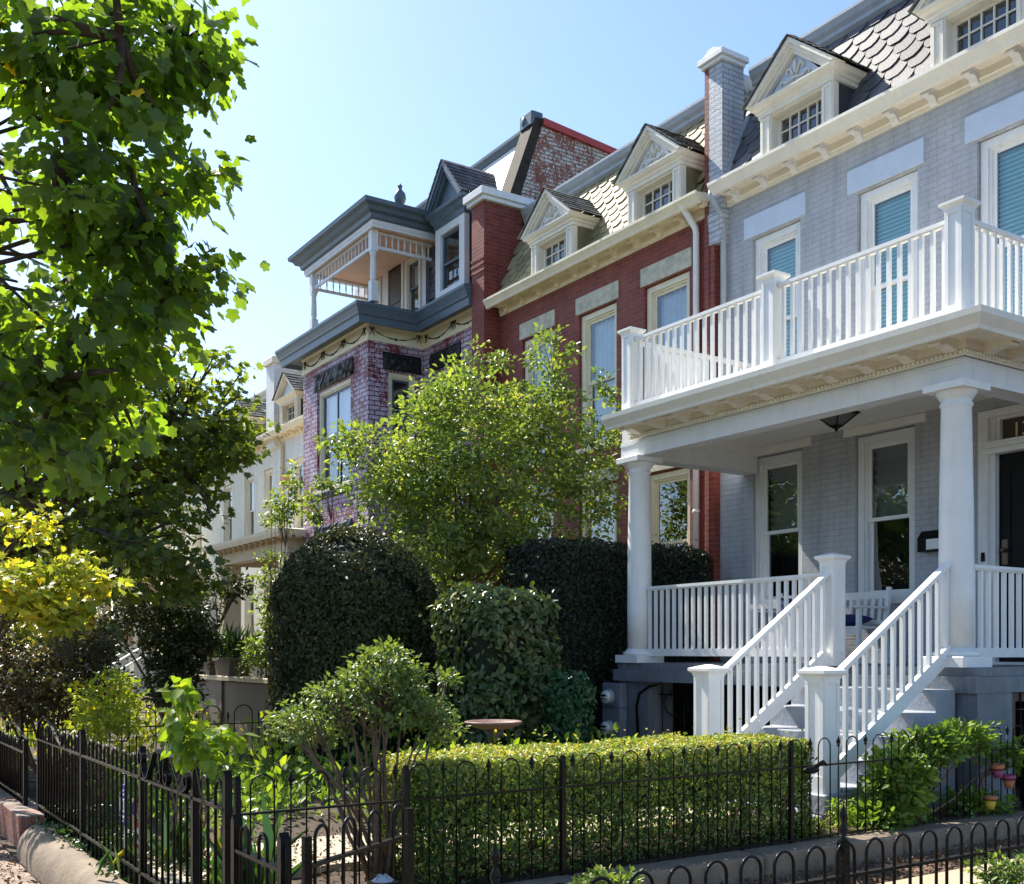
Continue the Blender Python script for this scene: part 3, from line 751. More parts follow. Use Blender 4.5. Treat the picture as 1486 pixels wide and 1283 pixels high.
pr = MB(); pr.sweep([(-10.66, 8.85), (-5.90, 8.85), (-5.90, W)], PCP)
pr.box(-10.87, -5.9, 8.85, W-.002, 4.6, 4.628)
pr.build('porch_roof', pcream, gh)
m = MB()
x = -10.62
while x < -5.88: m.sphere((x, 8.822, 4.395), (.022, .018, .024), 6, 4); x += .05
y = 8.85
while y < 11.05: m.sphere((-5.872, y, 4.395), (.018, .022, .024), 6, 4); y += .05
m.build('bead_moulding', pcream, gh)
brackets(gh, [-10.45 + .445*i for i in range(11)], 8.83, 4.5, pcream, w=.12, out=.30, h=.09)
f = None
for i in range(5):
    y0 = 9.15 + i*.45
    b = bracket_mb(0, 0, 4.5, w=.12, out=.30, h=.09, xf=Matrix.Translation((-5.88, y0, 0)) @ RX); b.build('bracket', pcream, gh)
# balcony balustrade
for (x, y) in ((-10.45, 8.70), (-8.08, 8.70), (-5.85, 8.70)): newel(gh, x, y, 4.63, 5.73, white, w=.17)
railing(gh, (-10.36, 8.70), (-8.17, 8.70), 4.77, 5.58, 17, white, name='balcony_railing', brail=(.05, .13))
railing(gh, (-7.99, 8.70), (-5.94, 8.70), 4.77, 5.58, 17, white, name='balcony_railing', brail=(.05, .13))
railing(gh, (-5.85, 8.79), (-5.85, 11.08), 4.77, 5.58, 18, white, name='balcony_railing', brail=(.05, .13))
railing(gh, (-10.45, 8.79), (-10.45, 11.08), 4.77, 5.58, 18, white, name='balcony_railing', brail=(.05, .13))

# ---------------------------------------------------------------- the red house
rh = empty('red_house', (-14.3, 11.1, 0), 'dark red brick row house with cream bracketed cornice and two cream dormers', 'house')
X0, X1 = -17.3, -11.33
up = [(-16.48, -15.5), (-14.74, -13.72), (-13.02, -11.98)]
holes = [(a, b, 5.1, 7.41) for a, b in up] + [(-16.48, -15.5, 2.3, 4.44), (-14.74, -13.72, 2.3, 4.44), (-12.98, -11.97, 2.3, 4.44)]
m = MB(); ring_holes(m, X0, X1, 0, 8.3, W, W+.3, holes); m.build('wall', b_red, rh)
body(rh, X0, X1, 0, 8.3, b_red)
for a, b in up:
    window(rh, a, b, 5.1, 7.41, W, cream, behind='curtain', sash=cream)
    lintel(rh, a-.07, b+.06, 7.43, 7.72, stone)
for a, b in ((-16.48, -15.5), (-14.74, -13.72), (-12.98, -11.97)):
    window(rh, a, b, 2.3, 4.44, W, cream, gl=glass_dk, sash=cream)
    lintel(rh, a-.07, b+.06, 4.46, 4.70, stone)
cornice(rh, [(-17.22, W), (-11.42, W)], 8.2, cream)
brackets(rh, [-16.95 + .545*i for i in range(11)], W, 8.2, cream)
mansard(rh, X0+.05, X1-.05, SL, slate_y, tin)
slates(rh, X0+.05, X1-.3, *SL, slate_y, w=.28, e=.18, skip=[(-12.88, -11.92, 9.2), (-15.55, -14.6, 9.2)])
dormer(rh, -12.40, 10.75, 8.22, dorm_w, white_b, slate_y, zc=.60, cols=4)
dormer(rh, -15.07, 10.75, 8.22, dorm_w, white_b, slate_y, zc=.60, cols=4)
m = MB(); m.box(-11.52, -11.433, 10.97, 11.34, 0, 10.14); m.box(-11.433, -11.34, 10.985, 11.3, 0, 7.54); m.build('chimney', b_red2 if False else b_red, rh)
m = MB(); m.bbox(-11.56, -11.12, 10.93, 11.40, 10.14, 10.20, .01); m.bbox(-11.60, -11.08, 10.89, 11.44, 10.20, 10.28, .012); m.prism([(-11.56, 10.281), (-11.12, 10.281), (-11.30, 10.38), (-11.40, 10.38)], 'y', 10.93, 11.40); m.build('chimney_cap', white_b, rh)
m = MB(); m.box(-17.72, -17.27, 10.75, 11.62, 0, 10.22)
for z in (8.9, 9.02, 9.14): m.box(-17.735, -17.255, 10.735, 10.9, z, z+.05)
m.build('chimney', b_red, rh)
m = MB(); m.bbox(-17.8, -17.19, 10.68, 11.95, 10.22, 10.30, .01); m.bbox(-17.85, -17.14, 10.62, 12.0, 10.30, 10.44, .012); m.build('chimney_cap', white_b, rh)
downspout(rh, -11.78, W-.05, .3, 8.16, white_b, .05, top=.28)

# ---------------------------------------------------------------- the lilac house with the bay
ph = empty('lilac_house', (-20.7, 11.1, 0), 'lilac and red peeling painted brick house with square bay, slate-blue cornices and roofed balcony', 'house')
BX0, BX1, BY = -23.77, -20.28, 9.78
m = MB(); ring_holes(m, -20.28, -17.72, 0, 8.6, W, W+.3, [(-19.86, -18.86, 5.2, 7.55), (-19.7, -18.5, 1.5, 4.2)])
ring_holes(m, BX0, BX1, 0, 8.6, BY, BY+.3, [(-22.95, -21.15, 5.3, 7.58), (-22.95, -21.15, 1.9, 4.2)])
m.xf = face_x(-20.28); ring_holes(m, BY, W, 0, 8.6, 0, .3, [(10.24, 10.92, 5.3, 7.56)]); m.xf = None
m.add([(BX0, BY, 0), (BX0, W, 0), (BX0, W, 8.6), (BX0, BY, 8.6)], [(0, 1, 2, 3)])
m.build('wall', b_lilac, ph)
m = MB(); m.box(-23.7, -17.75, 12.0, 20.5, 0, 10.4); m.build('rear_block', b_red2, ph)
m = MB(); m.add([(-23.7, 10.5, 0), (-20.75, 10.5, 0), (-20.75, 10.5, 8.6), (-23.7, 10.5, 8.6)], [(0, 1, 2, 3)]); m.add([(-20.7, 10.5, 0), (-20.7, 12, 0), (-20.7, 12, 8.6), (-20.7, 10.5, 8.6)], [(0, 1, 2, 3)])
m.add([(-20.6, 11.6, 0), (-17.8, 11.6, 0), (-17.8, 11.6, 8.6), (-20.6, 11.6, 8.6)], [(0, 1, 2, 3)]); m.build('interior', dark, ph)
window(ph, -22.95, -21.15, 5.3, 7.58, BY, cream, mull=1, sash=slateblue, behind='curtain', drop=.5)
window(ph, -22.95, -21.15, 1.9, 4.2, BY, cream, mull=1, sash=slateblue)
window(ph, 10.24, 10.92, 5.3, 7.56, 0, cream, xf=face_x(-20.28), sash=slateblue, gl=glass_dk)
window(ph, -19.86, -18.86, 5.2, 7.55, W, cream, sash=slateblue, gl=glass_dk)
def rough(x0, x1, z0, z1, Y, xf=None):
    m = MB(xf); nx = int((x1-x0)/.07); nz = int((z1-z0)/.07); rg = random.Random(int(z1*100+abs(x0)*10))
    h = [[(-.03 - .05*rg.random()*(0 if i in (0, nx) or j in (0, nz) else 1)) for j in range(nz+1)] for i in range(nx+1)]
    vs = [(x0+(x1-x0)*i/nx, Y+h[i][j], z0+(z1-z0)*j/nz) for i in range(nx+1) for j in range(nz+1)]
    fs = [(i*(nz+1)+j, (i+1)*(nz+1)+j, (i+1)*(nz+1)+j+1, i*(nz+1)+j+1) for i in range(nx) for j in range(nz)]
    m.add(vs, fs)
    m.box(x0, x1, Y-.03, Y+.05, z0, z1)
    return m.build('lintel', blackstone, ph)
rough(-23.08, -21.0, 7.60, 7.96, BY); rough(-19.98, -18.72, 7.57, 7.95, W); rough(10.12, 11.02, 7.58, 7.95, 0, face_x(-20.28))
rough(-23.05, -21.05, 5.1, 5.28, BY); rough(-23.05, -21.05, 4.22, 4.5, BY)
path = [(BX0, 11.5), (BX0, BY), (BX1, BY), (BX1, W), (-17.74, W)]
m = MB(); m.sweep(path, [(-.02, 8.14), (.03, 8.14), (.03, 8.19), (.015, 8.2), (.015, 8.46), (.04, 8.48), (.05, 8.52), (-.02, 8.52)]); m.build('frieze', cream if False else paint('butter_frieze', (.88, .82, .62), .55, .06, 4, .1), ph)
m = MB(); m.sweep(path, [(-.02, 8.50), (.06, 8.5), (.1, 8.47), (.34, 8.45), (.36, 8.36), (.40, 8.36), (.41, 8.50), (.44, 8.52), (.45, 8.56), (.48, 8.64), (.51, 8.70), (.51, 8.75), (-.05, 8.84)]); m.build('cornice', slateblue, ph)
m = MB(); m.prism([(BX0-.3, 8.76), (BX1+.3, 8.76), (BX1+.3, 8.83), (BX0-.3, 8.83)], 'y', BY-.3, 11.2); m.build('balcony_floor', slateblue, ph)
# garlands on the frieze
garl = paint('garland_paint', (.05, .055, .07), .6, .2, 10, .3)
def garland(a, b, z, xf, Y):
    m = MB(xf); n = 22; sag = .13
    for i in range(n+1):
        t = i/n; zz = z - sag*(1-(2*t-1)**2)
        r = .013 + .008*math.sin(i*2.6)**2
        if abs(t-.5) < .04: r = .032
        m.sphere((a+.07+(b-a-.14)*t, Y-.02, zz), (r*1.2, .014, r), 6, 4)
    for x in (a+.05, b-.05):
        for s in (-1, 1):
            m.tube([(x, Y-.02, z+.01), (x+s*.03, Y-.025, z+.05), (x+s*.055, Y-.02, z+.04), (x+s*.04, Y-.02, z+.005), (x, Y-.02, z+.0)], .011, 5)
            m.tube([(x, Y-.02, z), (x+s*.02, Y-.02, z-.05), (x+s*.045, Y-.02, z-.09), (x+s*.03, Y-.02, z-.12)], [.012, .01, .01, .005], 5)
    m.build('garland', garl, ph)
for i in range(3): garland(BX0+.1+i*1.1, BX0+.1+(i+1)*1.1, 8.37, None, BY)
garland(BY+.03, W-.08, 8.37, face_x(BX1), 0)
garland(-20.2, -19.0, 8.37, None, W); garland(-19.0, -17.82, 8.37, None, W)
# balcony storey
m = MB(); ring_holes(m, -23.75, -20.2, 8.83, 10.42, W, W+.2, [(-23.1, -22.3, 9.0, 10.28), (-21.95, -21.28, 8.85, 10.3), (-21.12, -20.38, 9.0, 10.3)]); m.build('balcony_wall', lilacw, ph)
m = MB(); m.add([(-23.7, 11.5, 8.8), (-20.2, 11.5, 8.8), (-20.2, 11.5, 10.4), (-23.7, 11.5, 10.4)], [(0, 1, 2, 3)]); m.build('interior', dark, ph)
window(ph, -23.1, -22.3, 9.0, 10.28, W, cream, rec=.02); window(ph, -21.12, -20.38, 9.0, 10.3, W, cream, behind='curtain', drop=.55, rec=.02, sash=slateblue)
m = MB(); m.box(-21.94, -21.29, W+.0, W+.05, 8.85, 10.29); m.box(-21.86, -21.37, W-.015, W, 9.5, 10.2)
dd = m.build('balcony_door', brown, ph)
m = MB(); m.box(-22.02, -21.94, W-.03, W+.05, 8.84, 10.37); m.box(-21.29, -21.2, W-.03, W+.05, 8.84, 10.37); m.box(-21.94, -21.29, W-.03, W+.05, 10.3, 10.37); m.build('door_frame', cream, ph)
m = MB(); m.box(-20.25, -17.75, W+.12, W+.3, 8.8, 10.5); m.build('upper_wall', slate, ph)
slates(ph, -20.2, -17.75, W+.1, 8.84, W+.13, 10.48, slate, w=.25, e=.17, square=True, skip=[(-19.3, -18.1, 10.3)])
# balcony roof, posts, spindles
rp = [(-23.2, 11.3), (-23.2, 9.62), (-19.72, 9.62), (-19.72, 11.3)]
m = MB(); m.sweep(rp, [(-.02, 10.42), (.07, 10.42), (.10, 10.44), (.12, 10.52), (.2, 10.55), (.24, 10.62), (.32, 10.66), (.33, 10.74), (-.1, 10.78)]); m.build('balcony_cornice', slateblue, ph)
m = MB(); m.sweep(rp, [(-.02, 10.28), (.03, 10.28), (.03, 10.33), (.045, 10.34), (.045, 10.419), (-.02, 10.419)]); m.build('balcony_fascia', white_b, ph)
m = MB(); m.box(-23.19, -19.73, 9.63, 11.29, 10.30, 10.36); m.build('balcony_ceiling', peach, ph)
m = MB(); R = [(-23.53, 9.29, 10.72), (-19.39, 9.29, 10.72), (-19.39, 12.3, 10.72), (-23.53, 12.3, 10.72), (-21.6, 11.0, 11.36), (-20.9, 11.0, 11.36)]
m.add(R, [(0, 1, 5, 4), (1, 2, 5), (2, 3, 4, 5), (3, 0, 4)]); m.build('balcony_roof', tar, ph)
m = MB(); m.lathe((-21.2, 11.0, 11.34), [(.14, 0), (.14, .06), (.06, .1), (.05, .2), (.11, .26), (.135, .36), (.12, .46), (.05, .54), (.04, .6), (.06, .62), (.0, .7)], 16); m.build('finial', slateblue, ph)
for (x, y) in ((-23.0, 9.72), (-19.92, 9.72)):
    m = MB(); m.box(x-.075, x+.075, y-.075, y+.075, 9.86, 10.3); m.box(x-.075, x+.075, y-.075, y+.075, 8.83, 9.25)
    m.lathe((x, y, 0), [(.075, 9.25), (.05, 9.29), (.068, 9.33), (.062, 9.6), (.055, 9.78), (.075, 9.82), (.075, 9.86)], 14); m.build('balcony_post', white_b, ph)
def spindles(a, b, n):
    m = MB(); A = Vector((a[0], a[1], 0)); B = Vector((b[0], b[1], 0))
    m.beam((a[0], a[1], 9.96), (b[0], b[1], 9.96), .045, .06); m.beam((a[0], a[1], 10.26), (b[0], b[1], 10.26), .05, .05)
    s = m.build('spindle_frieze', white_b, ph); f = None
    for i in range(n):
        p = A.lerp(B, (i+.5)/n)
        if f is None:
            q = MB(); q.lathe((p.x, p.y, 0), [(.022, 9.99), (.012, 10.03), (.018, 10.08), (.02, 10.14), (.012, 10.2), (.022, 10.235)], 8); f = (q.build('spindle', white_b, s), p)
        else: inst(f[0], s, p - f[1])
spindles((-22.92, 9.72), (-20.0, 9.72), 17); spindles((-19.92, 9.8), (-19.92, 11.08), 9); spindles((-23.0, 9.8), (-23.0, 11.08), 8)
# tall dormer
dx0, dx1, dy = -19.28, -18.12, 10.82
m = MB(); m.mi = 1
m.box(dx0, dx0+.2, dy, dy+.12, 8.84, 10.36); m.box(dx1-.2, dx1, dy, dy+.12, 8.84, 10.36); m.box(dx0+.2, dx1-.2, dy, dy+.12, 10.14, 10.36); m.box(dx0+.2, dx1-.2, dy, dy+.12, 8.84, 9.0)
m.mi = 0; m.box(dx1-.08, dx1-.003, dy+.12, 11.6, 8.84, 10.38); m.box(dx0+.003, dx0+.08, dy+.12, 11.6, 8.84, 10.38)
m.mi = 2; m.sweep([(dx0, 11.9), (dx0, dy), (dx1, dy), (dx1, 11.9)], [(-.05, 10.3), (.02, 10.3), (.03, 10.4), (.07, 10.44), (.1, 10.52), (.15, 10.56), (.16, 10.62), (-.05, 10.64)])
xc = (dx0+dx1)/2; ow = .76; ze = 10.62; rise = .88
for (yo, k0, k1) in ((-.18, 0, .07), (-.14, .07, .13), (-.09, .13, .19)):
    L = math.hypot(ow, rise); nx, nz = rise/L, ow/L
    for s in (-1, 1):
        poly = [(xc+s*(ow-k0/nx), ze), (xc, ze+rise-k0/nz), (xc, ze+rise-k1/nz), (xc+s*(ow-k1/nx), ze)]
        if s > 0: poly = poly[::-1]
        m.prism(poly, 'y', dy+yo, dy+yo+.2)
m.prism([(xc-ow+.2, ze), (xc+ow-.2, ze), (xc, ze+rise-.2)], 'y', dy, dy+.05)
dm = m.build('dormer', [slate, white_b, slateblue], ph)
m = MB(); m.box(dx0+.2, dx0+.25, dy+.06, dy+.1, 9.0, 10.14); m.box(dx1-.25, dx1-.2, dy+.06, dy+.1, 9.0, 10.14); m.box(dx0+.25, dx1-.25, dy+.06, dy+.1, 10.08, 10.14); m.box(dx0+.25, dx1-.25, dy+.06, dy+.1, 9.0, 9.05); m.box(dx0+.25, dx1-.25, dy+.05, dy+.11, 9.5, 9.55)
m.mi = 1; m.add([(dx0+.25, dy+.09, 9.05), (dx1-.25, dy+.09, 9.05), (dx1-.25, dy+.09, 10.08), (dx0+.25, dy+.09, 10.08)], [(0, 1, 2, 3)])
m.mi = 2; m.add([(dx0+.25, dy+.3, 9.05), (dx1-.25, dy+.3, 9.05), (dx1-.25, dy+.3, 10.08), (dx0+.25, dy+.3, 10.08)], [(0, 1, 2, 3)]); m.build('window', [slateblue, glass, dark], dm)
m = MB(); rg = random.Random(4)
for s in (-1, 1):
    for i in range(8):
        u0 = i/8; u1 = min(1, (i+1.2)/8); y0 = dy-.2; y1 = 12.0
        n = 8
        for q in range(n):
            ya = y0+(y1-y0)*q/n; yb = y0+(y1-y0)*(q+.94)/n
            def P(u, y, k): return (xc + s*((ow+.03)*(1-u) + .75*k), y, ze + (rise+.02)*u + .65*k)
            vs = [P(u0, ya, .03), P(u0, yb, .03), P(u1, yb, .006), P(u1, ya, .006), P(u0, ya, .012), P(u0, yb, .012), P(u1, yb, -.004), P(u1, ya, -.004)]
            m.rv = rg.random(); m.add(vs, [(0,1,2,3), (4,7,6,5), (0,4,5,1), (1,5,6,2), (3,2,6,7), (0,3,7,4)])
m.build('roof_slates', slate, dm, rnd=True)
# steep upper roof and raised party wall
m = MB(); m.prism([(11.35, 10.4), (12.1, 12.0), (14.5, 11.9), (14.5, 10.4)], 'x', -23.7, -17.72); m.build('steep_roof', bright_slope, ph)
m = MB(); m.sweep([(-23.75, 12.12), (-17.72, 12.12)], [(0, 11.96), (.06, 11.96), (.1, 12.04), (.14, 12.06), (.14, 12.12), (-.3, 12.14), (-.3, 11.96)]); m.build('roof_crown', slateblue, ph)
m = MB(); m.prism([(11.40, 10.0), (11.55, 10.45), (12.02, 12.02), (15.2, 11.78), (15.2, 10.0)], 'x', -17.70, -17.30); m.build('parapet', b_old, ph)
m = MB(); m.prism([(11.32, 10.42), (11.95, 12.14), (12.15, 12.14), (11.56, 10.42)], 'x', -17.72, -17.28); m.build('parapet_edge', tar, ph)
m = MB(); m.prism([(12.12, 12.02), (12.12, 12.16), (15.3, 11.9), (15.3, 11.77)], 'x', -17.76, -17.24); m.build('coping', redmetal, ph)
m = MB(); m.bbox(-17.72, -17.29, 11.86, 12.14, 12.0, 12.27, .02); m.sphere((-17.58, 11.86, 12.14), (.08, .03, .09), 10, 8); m.build('parapet_block', slateblue, ph)
# ---------------------------------------------------------------- the row further down the street
def rowhouse(name, label, x0, x1, wallm, trim, zc, wins, dorm, roofm, porch=None, zoff=0.):
    h = empty(name, ((x0+x1)/2, W, 0), label, 'house')
    hs = []
    for a, b in wins: hs += [(a, b, zc-2.75, zc-.75), (a, b, zc-5.9, zc-3.8)]
    m = MB(); ring_holes(m, x0, x1, 0, zc+.1, W, W+.3, hs); m.build('wall', wallm, h)
    body(h, x0, x1, 0, zc+.1, wallm)
    for a, b in wins:
        window(h, a, b, zc-2.75, zc-.75, W, trim, behind='curtain', drop=.5); window(h, a, b, zc-5.9, zc-3.8, W, trim, behind='curtain', drop=.6)
    cornice(h, [(x0+.02, W), (x1-.02, W)], zc, trim)
    n = int((x1-x0)/.55); brackets(h, [x0+.4+i*.55 for i in range(n)], W, zc, trim)
    sl = (10.97, zc+.07, 11.75, zc+1.7)
    mansard(h, x0, x1, sl, roofm, trim)
    slates(h, x0, x1, *sl, roofm, w=.3, e=.2)
    for d in dorm: dormer(h, d, 10.75, zc+.02, trim, wallm, roofm, zc=.62, slope=sl, ornament=False, cols=3)
    return h
ah = rowhouse('white_brick_house', 'white painted brick row house with buff porch, directly beyond the lilac bay', -29.05, -23.8, b_white, cream, 7.65, [(-28.6, -27.75-.0), (-27.72+.02, -26.88), (-25.9, -25.0)][1:] , [-27.15, -25.0], slate)
m = MB(); m.box(-29.35, -28.75, 10.95, 11.7, 7.4, 9.75); m.build('chimney', b_white, ah)
m = MB(); m.bbox(-29.42, -28.68, 10.88, 11.77, 9.75, 9.93, .02); m.build('chimney_cap', cream, ah)
downspout(ah, -28.35, W-.06, 4.5, 7.6, beige, .05, top=.25)
m = MB(); m.box(-28.25, -28.0, W-.16, W-.001, 6.3, 6.5); m.build('leader_box', paint('salmon_paint', (.6, .3, .2), .6), ah)
m = MB(); m.box(-28.95, -23.95, 9.45, 9.75, 3.98, 4.32); m.box(-28.95, -28.65, 9.75, W-.001, 3.98, 4.32); m.box(-24.25, -23.95, 9.75, W-.001, 3.98, 4.32); m.build('porch_beam', beige, ah)
m = MB(); m.sweep([(-28.95, W), (-28.95, 9.45), (-23.95, 9.45), (-23.95, W)], [(0, 4.32), (.3, 4.36), (.31, 4.33), (.36, 4.42), (.38, 4.5), (0, 4.56)]); m.box(-28.94, -23.96, 9.46, W-.002, 4.34, 4.5); m.build('porch_roof', cream, ah)
brackets(ah, [-28.7+.4*i for i in range(12)], 9.45, 4.35, beige, out=.24, h=.1)
for x in (-28.7, -24.2): m = MB(); m.box(x-.26, x+.26, 9.42, 9.9, 1.3, 3.97); m.build('porch_pillar', beige, ah)
m = MB(); m.box(-28.98, -23.9, 9.4, W-.001, 0, 1.3); m.build('porch_floor', tanwall, ah)
bh = rowhouse('cream_house', 'cream painted brick row house with tall narrow windows, second beyond the lilac bay', -35.2, -29.07, b_cream, cream, 7.65, [(-33.55, -32.75), (-31.6, -30.78), (-29.95, -29.25)], [-33.3, -30.8], slate_y)
ch = rowhouse('buff_house', 'buff row house far down the row with square cream porch pillars', -41.3, -35.22, b_cream, cream, 7.4, [(-40.4, -39.6), (-38.5, -37.7), (-36.6, -35.8)], [-39.5, -36.8], slate)
m = MB(); m.box(-41.2, -35.4, 8.8, 9.1, 3.7, 4.1); m.sweep([(-41.2, W), (-41.2, 8.8), (-35.4, 8.8), (-35.4, W)], [(0, 4.1), (.35, 4.16), (.4, 4.3), (0, 4.36)]); m.box(-41.1, -35.5, 8.85, W-.002, 4.1, 4.3); m.build('porch_roof', cream, ch)
for x in (-40.9, -38.3, -35.75): m = MB(); m.box(x-.3, x+.3, 8.8, 9.4, 0, 1.7); m.box(x-.34, x+.34, 8.76, 9.44, 1.7, 1.8); m.box(x-.2, x+.2, 8.9, 9.3, 1.8, 3.69); m.build('porch_pillar', cream, ch)
m = MB(); m.box(-41.2, -35.4, 9.0, W-.001, 0, 1.2); m.build('porch_floor', b_cream, ch)
dh = rowhouse('far_red_house', 'red brick house at the far left end of the row, seen under the branches', -47.4, -41.32, b_red2, white_b, 7.4, [(-46.4, -45.6), (-44.5, -43.7), (-42.6, -41.8)], [-45, -43], slate)
m = MB(); m.box(-47.0, -43.6, 8.6, 9.4, 0, 3.6); m.build('porch_wall', b_red2, dh)
# ================================================================ SETTING
def sheet(name, x0, x1, y0, y1, z, mat, n=1, amp=0., kind='structure'):
    m = MB()
    if n == 1: m.add([(x0,y0,z),(x1,y0,z),(x1,y1,z),(x0,y1,z)], [(0,1,2,3)])
    else:
        rg = random.Random(5); nx = int((x1-x0)/n); ny = int((y1-y0)/n)
        vs = [(x0+(x1-x0)*i/nx, y0+(y1-y0)*j/ny, z + (rg.uniform(-amp, amp) if 0 < i < nx and 0 < j < ny else -.0)) for i in range(nx+1) for j in range(ny+1)]
        fs = [(i*(ny+1)+j, (i+1)*(ny+1)+j, (i+1)*(ny+1)+j+1, i*(ny+1)+j+1) for i in range(nx) for j in range(ny)]
        m.add(vs, fs, True)
    o = m.build(name, mat); return tag(o, kind=kind)
sheet('ground', -400, 400, -400, 400, -.16, road)
m = MB(); m.box(-120, 60, -4.2, -2.21, -.13, -.03); tag(m.build('tree_lawn', paint('dry_grass', (.16, .17, .07), .9, .4, 8, .8)), kind='structure')
m = MB(); m.box(-120, 60, -2.2, 1.38, -.12, 0); tag(m.build('sidewalk', brick('sidewalk_paving', (.42, .29, .23), (.5, .35, .28), (.27, .2, .16), .5, .85, msz=.008, var=.35)), kind='structure')
m = MB(); m.box(-120, 60, 1.38, 10.9, -.12, .02); tag(m.build('yard_base', soil), kind='structure')
sheet('garden_soil', -17.2, -5.42, 1.75, 11.0, .24, soil, n=.15, amp=.025)
sheet('far_yard_soil', -60, -17.25, 1.75, 11.0, .26, soil, n=.5, amp=.03)
m = MB(); m.box(-7.35, -6.35, 1.78, 6.6, .1, .285); tag(m.build('path', walk), kind='structure')
m = MB(); m.box(-4.55, -3.25, 1.40, 11.0, 0, .12); tag(m.build('neighbour_path', paint('yellowish_path', (.40, .34, .23), .85, .15, 3, .4)), kind='structure')  # paving is yellowish in itself
sheet('mulch_bed', -5.16, -4.56, 1.6, 11.0, .075, mulch_m, n=.08, amp=.02)
sheet('near_bed', -3.24, -2.3, 1.6, 11.0, .075, mulch_m, n=.1, amp=.02)
m = MB(); 
y = 2.5
while y < 10.9:
    m.bbox(-5.44, -5.17, y+.004, min(y+1.5, 10.9)-.004, 0, .25, .02); y += 1.5
tag(m.build('curb', conc), kind='structure')
# round-topped edging in front of the railings
m = MB(); n = 40; vs = []; fs = []; K = 10; rg = random.Random(3)
for i in range(n+1):
    x = -9.35 + 5.4*i/n; w = .17 + rg.uniform(-.004, .004); h = .27 + rg.uniform(-.006, .006)
    if i == 0: w = .13; h = .2
    for k in range(K+1):
        a = PI*k/K; vs.append((x, 1.55 - w*math.cos(a), h*math.sin(a)**.8))
for i in range(n):
    for k in range(K): fs.append((i*(K+1)+k, i*(K+1)+k+1, (i+1)*(K+1)+k+1, (i+1)*(K+1)+k))
fs.append(tuple(range(K, -1, -1)))
m.add(vs, fs, True); tag(m.build('rounded_edging', conc), 'rounded concrete edging along the brick pavement under the front railings', 'edging')
m = MB(); m.bbox(-18, -9.5, 1.45, 1.72, 0, .30, .01); tag(m.build('low_brick_wall', b_low), 'low red brick wall carrying the railings at the far left of the pavement', 'wall')
# front retaining wall with planters
m = MB(); m.box(-17.7, -14.3, 5.4, 5.6, .1, 1.18); m.box(-16.9, -16.3, 5.36, 5.64, .1, 1.2)
gw = empty('garden_wall', (-16, 5.5, .1), 'taupe painted low garden wall with a pale coping behind the yard fences', 'wall'); m.build('wall_body', tanwall, gw)
m = MB(); m.bbox(-17.8, -14.2, 5.32, 5.68, 1.2, 1.27, .01); m.build('coping', beige, gw)

# ================================================================ FENCES
HOOP_N = 10
def hoop_pts(p, d, w, zb, zt):
    r = w/2; pts = [p - d*r + Vector((0, 0, zb)), p - d*r + Vector((0, 0, zt-r))]
    for k in range(1, HOOP_N): a = PI - PI*k/HOOP_N; pts.append(p + d*(r*math.cos(a)) + Vector((0, 0, zt-r+r*math.sin(a))))
    return pts + [p + d*r + Vector((0, 0, zt-r)), p + d*r + Vector((0, 0, zb))]
def fence(name, label, a, b, zb, rails, hoop_top, spear_top, pitch=.30, hw=.13, posts=(), post_top=1.0, group=None, r=.0065, post_w=.03, finial=False, spears=True, slant=0, base=None, lean=None):
    A = Vector((a[0], a[1], 0)); B = Vector((b[0], b[1], 0)); d = (B-A).normalized(); L = (B-A).length
    f = empty(name, (a[0], a[1], zb), label, 'fence', group)
    def pt(t): return A + d*t
    for z in rails:
        m = MB(); m.beam(tuple(A + Vector((0, 0, z))), tuple(B + Vector((0, 0, z))), .028, .012); m.build('rail', iron, f)
    n = max(1, int(L/pitch)); fh = fs_ = None
    for i in range(n):
        p = pt((i+.5)*L/n)
        if fh is None:
            m = MB(); m.tube(hoop_pts(p, d, hw, zb, hoop_top), r, 6); fh = (m.build('hoop', iron, f), p)
        else: inst(fh[0], f, p-fh[1])
        if spears:
            p2 = pt(i*L/n + .0*L) + d*.001
            if i == 0: continue
            if fs_ is None:
                m = MB(); m.tube([p2 + Vector((0, 0, zb)), p2 + Vector((0, 0, spear_top-.06))], r, 6)
                m.lathe((p2.x, p2.y, spear_top-.07), [(.007, 0), (.012, .006), (.012, .012), (.007, .018), (.018, .03), (.013, .05), (.001, .085)], 6); fs_ = (m.build('spear', iron, f), p2)
            else: inst(fs_[0], f, p2-fs_[1])
    for t in posts:
        p = pt(t); m = MB(); h = post_w/2; m.box(p.x-h, p.x+h, p.y-h, p.y+h, (zb if base is None else base)-.05, post_top)
        if finial: m.lathe((p.x, p.y, post_top), [(h*1.2, 0), (h*1.2, .01), (h*.5, .02), (h*1.05, .045), (h*.5, .07), (h*.35, .08), (h*.9, .1), (.001, .15)], 10)
        else: m.prism([(p.x-h, post_top), (p.x+h, post_top), (p.x, post_top+.02)], 'y', p.y-h, p.y+h)
        m.build('post', iron, f)
    return f
fence('hoop_fence', 'thin rusty black hoop-and-spear fence running from the front railings past the clipped privet hedge', (-5.43, 1.85), (-5.38, 9.0), .2, (.80, .27), 1.0, 1.0, pitch=.30, r=.0052, posts=(.02, 1.0, 2.1, 4.15, 7.1), post_top=.98, finial=False, group='hoop fences')
fence('hoop_fence', 'black hoop fence in the bottom right corner, in front of the mulch bed', (-2.70, 1.7), (-2.66, 6.2), .0, (.80, .2), .925, .9, pitch=.165, hw=.098, spears=False, r=.0066, posts=(.02, 1.57), post_top=.93, finial=True, group='hoop fences', post_w=.034)
fence('hoop_fence', 'tall hoop fence across the middle of the planted yards, behind the rose bush', (-11.45, 1.75), (-11.42, 8.0), .22, (.86, .36), 1.06, .98, pitch=.34, hw=.2, posts=(.02, 1.6, 3.2, 4.8), post_top=1.08, group='hoop fences')
